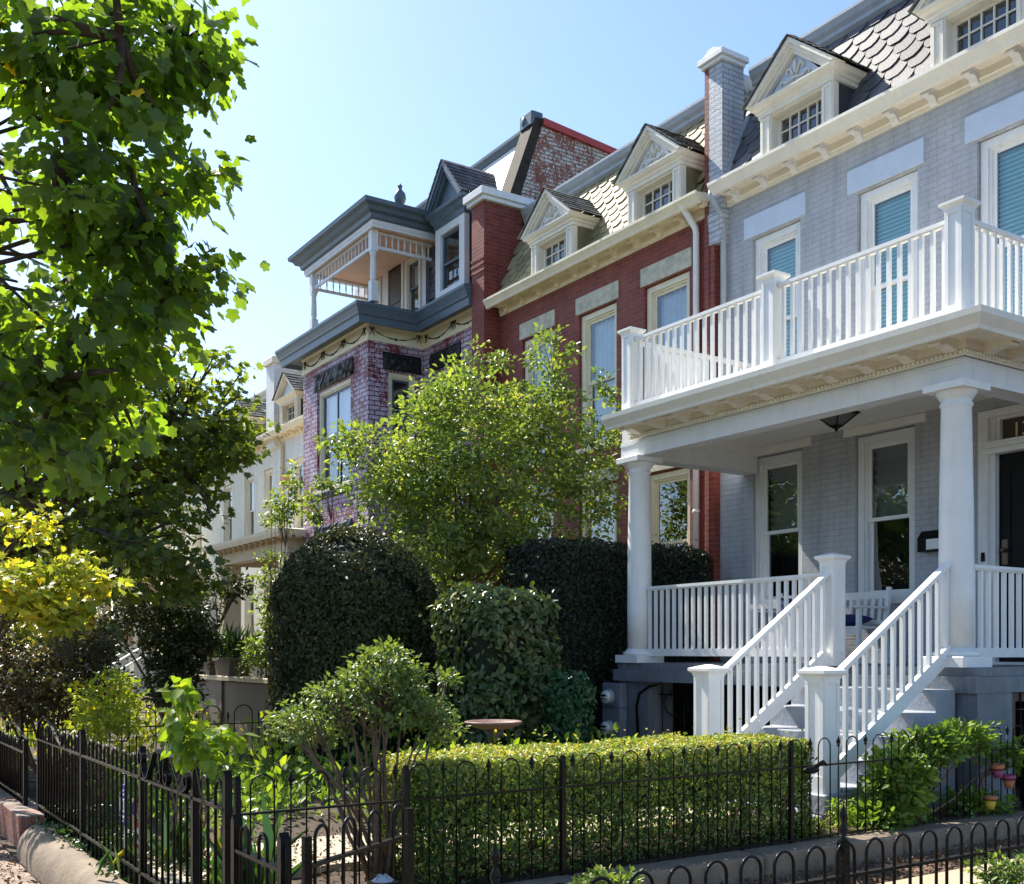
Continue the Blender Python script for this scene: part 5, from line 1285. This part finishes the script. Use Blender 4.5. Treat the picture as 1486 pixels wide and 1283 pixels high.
# heart-leaved vine
d = 5.05
bush('heart_leaf_vine', 'bright green heart-leaved vine climbing over the front railings', 'vine', [(at(262, 1010, d), (.05, .05, .08), .3), (at(266, 1050, d), (.07, .06, .1), .5), (at(285, 1090, d+.1), (.16, .08, .06), .6), (at(330, 1070, d+.3), (.1, .1, .05), .25)],
     L_vine, .068, OV if False else (np.array([(0, .05, 0), (.2, 0, .05), (.42, .18, .08), (.36, .5, .07), (0, 1, 0), (-.36, .5, .07), (-.42, .18, .08), (-.2, 0, .05)], float), [(0, 1, 2, 3, 4), (0, 4, 5, 6, 7)]), 40, .07, 4, 32, tuple(at(275, 1200, d+.1)), stems=4, stem_r=.005, droop=.9, twigs=10, stem_mat=twig)
# leafy vine on the fence at the right
bush('leafy_fence_vine', 'dense leafy green vine covering the hoop fence beside the porch steps', 'vine',
     [((-5.5, 7.35, .60), (.22, .28, .28), .8), ((-5.5, 7.75, .84), (.22, .36, .12), .55), ((-5.5, 8.2, .92), (.2, .28, .09), .35), ((-5.5, 7.3, .34), (.22, .35, .12), .35), ((-5.45, 8.9, .74), (.12, .4, .12), .15), ((-5.5, 8.4, .33), (.2, .35, .08), .2)],
     L_green, .075, OV, 170, .11, 15, 33, (-5.48, 7.35, .2), stems=16, stem_r=.012, twigs=90, droop=-.1)
# near clumps inside the closest fence
bush('boxwood_clump', 'small bright green clump at the bottom right corner by the nearest fence', 'shrub', [(at(1465, 1275, 4.45), (.16, .16, .11), 1.)], L_privet, .026, OV, 60, .05, 24, 34, tuple(at(1465, 1400, 4.45)), stems=6, stem_r=.005)
bush('boxwood_clump', 'small bright green clump at the bottom edge below the privet hedge', 'shrub', [(at(890, 1290, 3.95), (.14, .14, .06), 1.)], L_privet, .024, OV, 50, .04, 24, 35, tuple(at(890, 1420, 3.95)), stems=6, stem_r=.005)
bush('weed_tuft', 'sprawling bright weeds at the foot of the porch newel post', 'plant', [((-5.62, 6.35, .30), (.12, .3, .06), 1.), ((-5.55, 6.75, .38), (.08, .12, .14), .6)], L_vine, .035, OV, 40, .06, 16, 36, (-5.6, 6.5, .24), stems=5, stem_r=.004)
# yard planting on the left
bush('yellow_shrub', 'airy yellow-green shrub behind the front railings', 'shrub', [(at(150, 1030, 9.6), (.42, .3, .24), 1.), (at(165, 990, 9.6), (.15, .15, .12), .2)], L_yel, .06, OV, 70, .12, 18, 37, (at(150, 1110, 9.6).x, at(150, 1110, 9.6).y, .24), stems=9, stem_r=.008)
m_b = at(70, 985, 11.2)
bush('bronze_mound', 'wide bronze and dark green mounded shrub on the far left', 'shrub', [(at(50, 990, 11.2), (.95, .7, .42), 1.), (at(120, 940, 11.4), (.45, .4, .25), .3), (at(160, 1010, 11.3), (.35, .3, .28), .2), (at(-60, 960, 11.2), (.6, .6, .6), .4)], L_purple, .06, OV, 260, .15, 26, 38, (m_b.x, m_b.y, .24), stems=12, stem_r=.02)
bush('sunlit_mound_top', 'lighter green leaves added for the sunlit top of the bronze mound', 'shrub', [(at(110, 930, 12.6), (.5, .5, .28), 1.)], L_green, .06, OV, 60, .14, 20, 39, (at(110, 1000, 12.6).x, at(110, 1000, 12.6).y, .24), stems=6)  # separate lighter leaves paint the sunlit top of the mound
bush('dark_camellia', 'dark glossy shrub standing left of the stone planters', 'shrub', [(at(255, 935, 15.5), (.55, .5, .42), 1.), (at(250, 990, 15.5), (.45, .4, .4), .6), (at(285, 925, 15.5), (.35, .3, .25), .3)], L_dark, .08, OV, 130, .16, 20, 40, (at(250, 1040, 15.5).x, at(250, 1040, 15.5).y, .2), stems=6)
bush('small_leaved_tree', 'dark small tree between the maple and the buff porch', 'tree', [(at(250, 880, 16), (.8, .6, .45), 1.), (at(330, 850, 16.5), (.3, .3, .25), .2), (at(180, 900, 16), (.4, .4, .3), .3)], L_dark, .09, OV, 120, .2, 18, 41, (at(253, 1030, 16).x, at(253, 1030, 16).y, .2), stems=7, stem_r=.03)
bush('climbing_rose', 'tall thin climbing plant with small light leaves left of the dome shrub', 'shrub', [(at(412, 740, 15.5), (.25, .25, .35), .5), (at(395, 880, 15.5), (.25, .25, .9), 1.), (at(375, 950, 15.5), (.3, .3, .3), .6), (at(425, 690, 15.5), (.1, .1, .25), .15)], L_light, .075, OV, 75, .13, 13, 42, (at(392, 1040, 15.5).x, at(392, 1040, 15.5).y, .2), stems=14, stem_r=.012)
bush('lilac_side_vine', 'sprig of bright leaves on a bare branch against the lilac bay', 'vine', [(at(455, 735, 17.5), (.14, .14, .3), .5), (at(470, 700, 17.5), (.2, .15, .1), .25)], L_light, .10, OV, 40, .13, 9, 43, (at(480, 840, 17.5).x, at(480, 840, 17.5).y, 1.9), stems=6, stem_r=.01)
bush('edging_shrub', 'low mid-green bush at the right foot of the rose bush', 'shrub', [(at(610, 1120, 7.6), (.25, .2, .16), 1.)], L_privet, .04, OV, 50, .08, 20, 44, (at(610, 1240, 7.6).x, at(610, 1240, 7.6).y, .24), stems=5, stem_r=.006)
# low planting seen through the fences, nobody could count it
rng = np.random.default_rng(50)
def ground_cover(name, n, region, size, mat, tmpl, h, seed, label, cat, up=.8, mask=None):
    rng = np.random.default_rng(seed); x0, x1, y0, y1, z = region
    P = np.stack([rng.uniform(x0, x1, n), rng.uniform(y0, y1, n), np.zeros(n)], 1)
    w = .5+.5*np.sin(P[:, 0]*3.1+1.3*np.sin(P[:, 1]*2.2))*np.sin(P[:, 1]*3.7+1.9*np.sin(P[:, 0]*1.7))
    if mask: k = mask(P, w, rng); P = P[k]; w = w[k]; 
    n = len(P); P[:, 2] = z + rng.random(n)**1.2*h*(.25+w)
    D = rng.normal(size=(n, 3))*.7; D[:, 2] += up; F = rng.normal(size=(n, 3))*.5+np.array([0, 0, 1.])
    o = leaves(name, P, D, F, size*rng.uniform(.5, 1.3, n), tmpl, mat, None, rng, np.clip(rng.random(n)*.6+w*.4, 0, 1))
    return tag(o, label, cat, kind='stuff')
ground_cover('ground_cover', 9000, (-11.2, -7.6, 2.2, 5.4, .26), .07, L_green, OV, .30, 51, 'mixed low green planting in the yard behind the front railings', 'ground cover', mask=lambda P, w, r: r.random(len(P)) < np.clip(w*1.4-.25, 0, 1))
ground_cover('hosta_bed', 7000, (-12.6, -8.2, 3.0, 7.4, .26), .10, L_vine, OV, .5, 52, 'sunlit yellow-green leafy bed in the middle of the yards', 'ground cover', mask=lambda P, w, r: r.random(len(P)) < np.clip(1.2*w-.45, 0, 1))
ground_cover('far_ground_cover', 9000, (-22, -12.6, 2.0, 7.0, .26), .11, L_yel, OV, .55, 53, 'pale leafy planting in the yards beyond the dome shrub', 'ground cover', mask=lambda P, w, r: r.random(len(P)) < np.clip(1.1*w-.3, 0, 1))
ground_cover('ivy', 6500, (-9.6, -4.9, 1.66, 2.15, .2), .05, L_ivy, OV, .14, 54, 'dark ivy spilling over the rounded edging under the railings', 'ivy', up=.2)
ground_cover('ivy', 1100, (-9.4, -6.0, 1.52, 1.72, .2), .05, L_ivy, OV, .12, 59, 'ivy fringe resting on the rounded edging', 'ivy', up=.0)
ground_cover('leaf_litter', 4500, (-7.6, -5.45, 1.9, 8.6, .285), .035, L_litter, OV, .02, 55, 'dry brown leaves scattered over the soil and path', 'leaf litter', up=0)
ground_cover('leaf_litter', 3000, (-5.17, -4.56, 2.4, 10.5, .095), .035, L_litter, OV, .02, 56, 'wood chips and dry leaves in the mulch bed', 'leaf litter', up=0)
ground_cover('leaf_litter', 1200, (-13, -6.5, .9, 1.42, .004), .04, L_litter, OV, .015, 57, 'dry leaves on the brick pavement at the left', 'leaf litter', up=0)
ground_cover('bed_foliage', 4500, (-17.2, -11.5, 6.5, 9.0, .26), .1, L_dark, OV, .9, 58, 'dark low shrubs under the light green tree', 'ground cover')
def straps(name, label, c, n, size, seed, mat=L_iris, rr=.1):
    rng = np.random.default_rng(seed); P = np.stack([c[0]+rng.normal(size=n)*rr, c[1]+rng.normal(size=n)*rr*.7, np.full(n, c[2])], 1)
    D = rng.normal(size=(n, 3))*.35; D[:, 2] += 1.; F = rng.normal(size=(n, 3)); F[:, 2] *= .2
    t = empty(name, c, label, 'plant'); leaves('foliage', P, D, F, size*rng.uniform(.6, 1.2, n), BL, mat, t, rng); return t
straps('strap_leaf_plant', 'tall upright strap-leaved plant behind the front railings next to the square post', (-5.9, 2.05, .22), 42, .55, 61, rr=.13)
straps('strap_leaf_plant', 'shorter strap-leaved plant beside the little flag', (-6.95, 2.0, .22), 26, .42, 62)
straps('strap_leaf_plant', 'yellowing blades leaning over the rounded edging', (-7.0, 1.62, .26), 9, .28, 63)
# distant trees closing the street
for i, (px, d_, h, lab) in enumerate(((60, 42, 2.8, 'dim distant tree at the end of the row, left edge'), (140, 52, 3.2, 'dim distant tree behind the far red brick house'), (-60, 34, 3.0, 'dim distant tree outside the left railings'))):
    p = at(px, 900, d_)
    tree('distant_tree', lab, 'tree', (p.x, p.y-2., 0), 4., [((p.x, p.y-2., 4.5+i*.4), (3.4, 3.0, h), 1.)], L_maple, .3, DI, 260, .7, 14, 70+i, trunk_r=.25, limbs=8, twigs=20, group='distant street trees')

# ================================================================ SMALL THINGS
# porch bench
bn = empty('porch_bench', (-9.1, 10.55, 1.5), 'white slatted wooden bench on the porch under the windows', 'bench')
bx0, bx1 = -9.98, -8.22
m = MB()
for i in range(4): m.bbox(bx0+.03, bx1-.03, 10.3+i*.115, 10.3+i*.115+.10, 1.92, 1.945, .004)
m.box(bx0+.04, bx1-.04, 10.31, 10.335, 1.85, 1.918); m.build('seat', white, bn)
m = MB(); m.beam((bx0+.04, 10.84, 2.33), (bx1-.04, 10.84, 2.33), .03, .09); m.beam((bx0+.04, 10.80, 2.0), (bx1-.04, 10.80, 2.0), .03, .05)
n = 15
for i in range(n): x = bx0+.12+(bx1-bx0-.24)*i/(n-1); m.beam((x, 10.80, 2.0), (x, 10.838, 2.3), .05, .014, up=(0, 1, 0))
m.build('backrest', white, bn)
for x in (bx0+.02, bx1-.02):
    m = MB(); m.beam((x, 10.83, 1.5), (x, 10.78, 1.93), .05, .05, up=(0, 1, 0)); m.beam((x, 10.78, 1.93), (x, 10.86, 2.42), .05, .045, up=(0, 1, 0)); m.build('leg', white, bn)
    m = MB(); m.box(x-.025, x+.025, 10.28, 10.33, 1.5, 2.16); m.build('leg', white, bn)
    m = MB(); m.bbox(x-.035, x+.035, 10.25, 10.84, 2.16, 2.19, .004); m.build('armrest', white, bn)
def cushion(name, label, c, sx, sy, sz, mat, rot=(0, 0, 0)):
    m = MB(); n = 14; vs = []; fs = []
    for s in (1, -1):
        for i in range(n+1):
            for j in range(n+1):
                u = 2*i/n-1; v = 2*j/n-1; th = max(0, (1-abs(u)**2.5))**.5*max(0, (1-abs(v)**2.5))**.5
                k = 1-.06*(1-abs(u))*(abs(v) > .9)
                vs.append((u*sx*(1-.06*(1-v*v)), v*sy*(1-.06*(1-u*u)), s*sz*th))
    q = n+1
    for s in range(2):
        for i in range(n):
            for j in range(n): a = s*q*q+i*q+j; fs.append((a, a+q, a+q+1, a+1) if s == 0 else (a, a+1, a+q+1, a+q))
    R_ = Matrix.Translation(c) @ Matrix.Rotation(rot[2], 4, 'Z') @ Matrix.Rotation(rot[0], 4, 'X')
    m.add([tuple(R_ @ Vector(v)) for v in vs], fs, True); return tag(m.build(name, mat), label, 'cushion')
cushion('cushion', 'dark navy cushion lying flat at the right end of the bench', (-8.62, 10.52, 2.02), .26, .22, .075, navy, (.1, 0, .1))
cushion('cushion', 'navy cushion standing upright against the back at the left end of the bench', (-9.66, 10.68, 2.16), .22, .21, .07, navy, (1.2, 0, .05))
cushion('cushion', 'pale blue-white cushion leaning beside the upright navy one', (-9.28, 10.66, 2.14), .21, .19, .06, fabric, (1.2, 0, -.1))
# ceiling lantern
L = empty('porch_lantern', (-8.4, 10.1, 4.5), 'black tapered porch lantern fixed to the ceiling', 'lamp')
m = MB(); c = (-8.4, 10.1, 0)
def sq(h, z): return [(c[0]-h, c[1]-h, z), (c[0]+h, c[1]-h, z), (c[0]+h, c[1]+h, z), (c[0]-h, c[1]+h, z)]
def rings(m, rr, closed=True):
    vs = sum([sq(h, z) for h, z in rr], []); fs = [(3, 2, 1, 0), tuple(range(4*len(rr)-4, 4*len(rr)))]
    for i in range(len(rr)-1):
        for k in range(4): fs.append((i*4+k, i*4+(k+1) % 4, i*4+4+(k+1) % 4, i*4+4+k))
    m.add(vs, fs)
rings(m, [(.17, 4.425), (.19, 4.43), (.19, 4.455), (.12, 4.465), (.08, 4.498)])
for sx in (-1, 1):
    for sy in (-1, 1): m.beam((c[0]+sx*.17, c[1]+sy*.17, 4.43), (c[0]+sx*.055, c[1]+sy*.055, 4.30), .014, .014)
rings(m, [(.02, 4.262), (.05, 4.285), (.062, 4.30), (.05, 4.305)]); m.sphere((c[0], c[1], 4.25), .02)
m.build('lamp_frame', iron, L)
m = MB(); rings(m, [(.052, 4.302), (.163, 4.424)]); m.build('lamp_glass', paint('smoked_glass', (.12, .12, .11), .15, .2, 8, .05, spec=.8), L)
# mailbox
mb_ = empty('mailbox', (-7.75, 11.0, 2.85), 'black wall mailbox holding a white letter beside the front door', 'mailbox')
m = MB(); m.prism([(10.97, 2.82), (11.098, 2.82), (11.098, 3.07), (11.05, 3.07), (10.97, 2.98)], 'x', -7.93, -7.62); m.build('box', blackpaint, mb_)
m = MB(); m.box(-7.80, -7.64, 10.955, 10.965, 2.84, 2.96); m.build('letter', flag_white, mb_)
# electricity meters
mp = empty('meter_panel', (-10.8, 8.76, .6), 'blue-grey painted meter cabinet fixed to the left porch pier', 'utility box')
m = MB(); m.bbox(-11.0, -10.63, 8.66, 8.775, .93, 1.24, .008); m.bbox(-11.0, -10.63, 8.66, 8.775, .50, .92, .008); m.build('cabinet', grey_deck, mp)
m = MB(); m.tube([(-10.4, 8.76, .6), (-10.38, 8.72, .95), (-10.3, 8.70, 1.12), (-10.1, 8.70, 1.22), (-9.9, 8.72, 1.26)], .018, 8); m.build('conduit', iron, mp)
for z, lab in ((1.06, 'round glass electricity meter, the upper one on the cabinet'), (.66, 'round glass electricity meter, the lower one on the cabinet')):
    t = empty('electricity_meter', (-10.83, 8.65, z), lab, 'meter', 'electricity meters'); RM = Matrix.Translation((-10.83, 8.655, z)) @ Matrix.Rotation(PI/2, 4, 'X')
    m = MB(RM); m.lathe((0, 0, 0), [(.10, 0), (.10, .03), (.09, .035)], 24); m.build('meter_ring', metal, t)
    m = MB(RM); m.lathe((0, 0, 0), [(.085, .03), (.085, .09), (.07, .105), (.0, .11)], 24); m.build('meter_dome', paint('meter_glass', (.55, .6, .55), .1, .1, 12, .02, spec=.9), t)
    m = MB(RM); m.box(-.05, .05, .01, .035, .109, .116); 
    for q in range(4): m.box(-.055+q*.03, -.037+q*.03, -.03, -.014, .109, .116)
    m.build('meter_dials', blackpaint, t)
# bird bath
p = Vector((-8.35, 5.3, 0)); bb = empty('bird_bath', (p.x, p.y, .25), 'brown shallow bird bath standing behind the privet hedge', 'bird bath')
m = MB(); m.lathe((p.x, p.y, 0), [(.02, .93), (.12, .93), (.24, .965), (.265, .985), (.27, 1.0), (.255, 1.005), (.23, .985), (.1, .955), (.01, .95)], 28); m.build('basin', paint('rusty_brown_metal', (.16, .09, .07), .5, .3, 8, .3, spec=.5), bb)
m = MB(); m.lathe((p.x, p.y, 0), [(.14, .24), (.14, .28), (.05, .32), (.035, .6), (.045, .85), (.09, .93)], 16); m.build('pedestal', brown, bb)
# flower pots hung on the fence
for (px, py, cm, cb, lab, tilt) in ((1446, 1115, terra, pot_pink, 'purple and terracotta flower pot on the fence, highest of the three', .12), (1463, 1131, pot_pink, terra, 'pink-rimmed terracotta flower pot on the fence, nearest the right edge', .05), (1434, 1158, terra, pot_yel, 'yellow flower pot on the fence, lowest of the three', -.08)):
    yy = {1446: 8.56, 1463: 8.72, 1434: 8.44}[px]; zz = {1446: .64, 1463: .54, 1434: .38}[px]
    yy -= .07
    t = empty('flower_pot', (-5.34, yy, zz), lab, 'flower pot', 'flower pots hung on the fence'); X_ = Matrix.Translation((-5.34, yy, zz-.07)) @ Matrix.Scale(.8, 4) @ Matrix.Rotation(tilt, 4, 'X')
    m = MB(X_); m.lathe((0, 0, 0), [(.042, 0), (.062, .10), (.0, .10)], 20); m.build('pot_body', cb, t)
    m = MB(X_); m.lathe((0, 0, 0), [(.070, .10), (.073, .145), (.062, .145), (.058, .11)], 20); m.build('pot_rim', cm, t)
    m = MB(X_); m.tube([(.076*math.cos(a), .076*math.sin(a), .098) for a in [2*PI*k/16 for k in range(17)]], .004, 5); m.build('hanger_ring', iron, t)
# stone planters with ferns
for px, lab in ((302, 'weathered stone planter with ferns on the garden wall, left of the pair'), (334, 'weathered stone planter with ferns on the garden wall, right of the pair')):
    q = at(px, 975, 16.9); q = Vector((q.x, 5.5, 0)); x = -17.15 if px == 302 else -16.2
    t = empty('stone_planter', (x, 5.5, 1.27), lab, 'planter', 'planters on the garden wall')
    m = MB(); m.prism([(x-.30, 1.272), (x+.30, 1.272), (x+.36, 1.5), (x-.36, 1.5)], 'y', 5.34, 5.66); m.box(x-.39, x+.39, 5.31, 5.69, 1.5, 1.55); m.build('trough', conc, t)
    f_ = straps('fern', lab.replace('weathered stone planter with ferns', 'dark green fern growing in the stone planter'), (x, 5.5, 1.54), 90, .5, 80+px, L_green if False else L_ivy, rr=.22)
# garden sign and little flag
sg = empty('yard_sign', (-7.6, 1.82, .2), 'small dark blue shield-shaped yard sign with white bars behind the railings', 'sign')
m = MB(); cx, cy, cz = -7.56, 1.80, .60; pts = [(cx+.10*math.cos(PI/8+k*PI/4), cz+.15*math.sin(PI/8+k*PI/4)) for k in range(8)]; m.prism(pts, 'y', cy, cy+.012); m.build('plate', flag_blue, sg)
m = MB(); 
for (a, b, c_, d_) in ((-.055, .055, .07, .083), (-.045, .045, .095, .105), (-.055, .055, -.085, -.07), (-.04, .04, -.11, -.10), (-.06, -.045, -.045, .045), (-.02, -.005, -.045, .045), (.01, .022, -.045, .045), (.045, .058, -.045, .045), (.022, .045, .034, .045), (.022, .045, -.045, -.034)): m.box(cx+a, cx+b, cy-.004, cy-.0005, cz+c_, cz+d_)
m.build('lettering', flag_white, sg)
m = MB(); m.box(cx-.008, cx+.008, cy+.013, cy+.025, .15, .8); m.build('stake', white_b, sg)
fg = empty('small_flag', (-7.4, 1.85, .2), 'small drooping red and white striped flag with blue corner on a stick', 'flag')
m = MB(); q0 = Vector((-7.46, 1.85, .15)); m.tube([q0, q0+Vector((-.02, .0, .5))], .004, 6); m.build('stick', beige, fg)
for s in range(7):
    m = MB(); n = 8; vs = []
    for i in range(n+1):
        t_ = i/n
        for k in (0, 1): zz = .63-.018*(s+k)*1.35-.14*t_; vs.append((-7.475+.17*t_+.03*(s+k)/7, 1.85+.02*math.sin(t_*7+s*.2), zz-.02*(s+k)*t_))
    m.add(vs, [(2*i, 2*i+2, 2*i+3, 2*i+1) for i in range(n)], True); m.build('stripe', flag_red if s % 2 == 0 else flag_white, fg)
m = MB(); m.box(-7.475, -7.42, 1.835, 1.84, .55, .625); m.build('canton', flag_blue, fg)
# dark sandal-like hook hung on the fence
m = MB(); q = Vector((-5.36, 6.22, .80)); m.sphere((-5.36, 6.17, .775), (.03, .085, .028), 12, 8); m.tube([(-5.36, 6.2, .79), (-5.36, 6.3, .83), (-5.36, 6.34, .80)], [.02, .014, .008], 8); tag(m.build('fence_clip', blackpaint), 'black slipper-shaped clip on the hoop fence rail in front of the newel post', 'clip')
# stair rails in front of the buff house
hr = empty('stair_handrail', (-33, 7.5, 0), 'pale sloping stair handrails in front of the cream porch pillars, far left', 'handrail')
for yy in (7.2, 8.0):
    m = MB(); m.beam((-31.5, yy-1.2, 1.0), (-32.8, yy+.6, 1.9), .05, .05); m.beam((-31.5, yy-1.2, .75), (-32.8, yy+.6, 1.6), .04, .04); m.build('handrail', white_b, hr)
pf = empty('picket_fence', (-25, 5, 0), 'pale wooden picket fence beyond the yellow shrub', 'fence')
f0 = None
for i in range(26):
    x = -26.4 + i*.11
    if f0 is None: m = MB(); m.box(x, x+.07, 5.5, 5.52, .2, 1.0); f0 = (m.build('picket', beige, pf), x)
    else: inst(f0[0], pf, (x-f0[1], 0, 0))
m = MB(); m.box(-26.45, -23.5, 5.521, 5.55, .9, .96); m.box(-26.45, -23.5, 5.521, 5.55, .35, .41); m.build('rail', beige, pf)

# ================================================================ CAMERA, SKY, SUN
cam = bpy.data.cameras.new('camera'); co = bpy.data.objects.new('camera', cam); COL.objects.link(co); SC.camera = co
cam.sensor_fit = 'HORIZONTAL'; cam.sensor_width = 36; cam.lens = 36*1553/1486.; cam.shift_y = (945-641.5)/1486.; cam.clip_end = 2000; cam.clip_start = .05
co.location = (0, 0, EYE); co.rotation_euler = (PI/2, 0, math.atan2(-FW[0], FW[1]))
ELEV = math.radians(46.5); AZ = math.radians(8.0)
S = Vector((-math.cos(AZ)*math.cos(ELEV), -math.sin(AZ)*math.cos(ELEV), math.sin(ELEV)))
sl_ = bpy.data.lights.new('sun', 'SUN'); sl_.energy = 5.0; sl_.angle = math.radians(.5); sl_.color = (1, .93, .82)
so = bpy.data.objects.new('sun', sl_); COL.objects.link(so); so.rotation_euler = S.to_track_quat('Z', 'Y').to_euler(); so.location = (0, 0, 30)
w = bpy.data.worlds.new('World'); SC.world = w; w.use_nodes = True; nt = w.node_tree
for n_ in list(nt.nodes): nt.nodes.remove(n_)
sk = nt.nodes.new('ShaderNodeTexSky'); sk.sky_type = 'NISHITA'; sk.sun_disc = False; sk.sun_elevation = ELEV; sk.sun_rotation = math.atan2(S.x, S.y); sk.air_density = 1.0; sk.dust_density = .75; sk.ozone_density = 4.0; sk.altitude = 50
bg = nt.nodes.new('ShaderNodeBackground'); bg.inputs[1].default_value = .11; ou = nt.nodes.new('ShaderNodeOutputWorld')
nt.links.new(sk.outputs[0], bg.inputs[0]); nt.links.new(bg.outputs[0], ou.inputs[0])
SC.view_settings.view_transform = 'Standard'; SC.view_settings.look = 'None'; SC.view_settings.exposure = 1.2; SC.view_settings.gamma = 1
SC.render.resolution_x = 1024; SC.render.resolution_y = 884
SC.cycles.max_bounces = 8; SC.cycles.transparent_max_bounces = 12
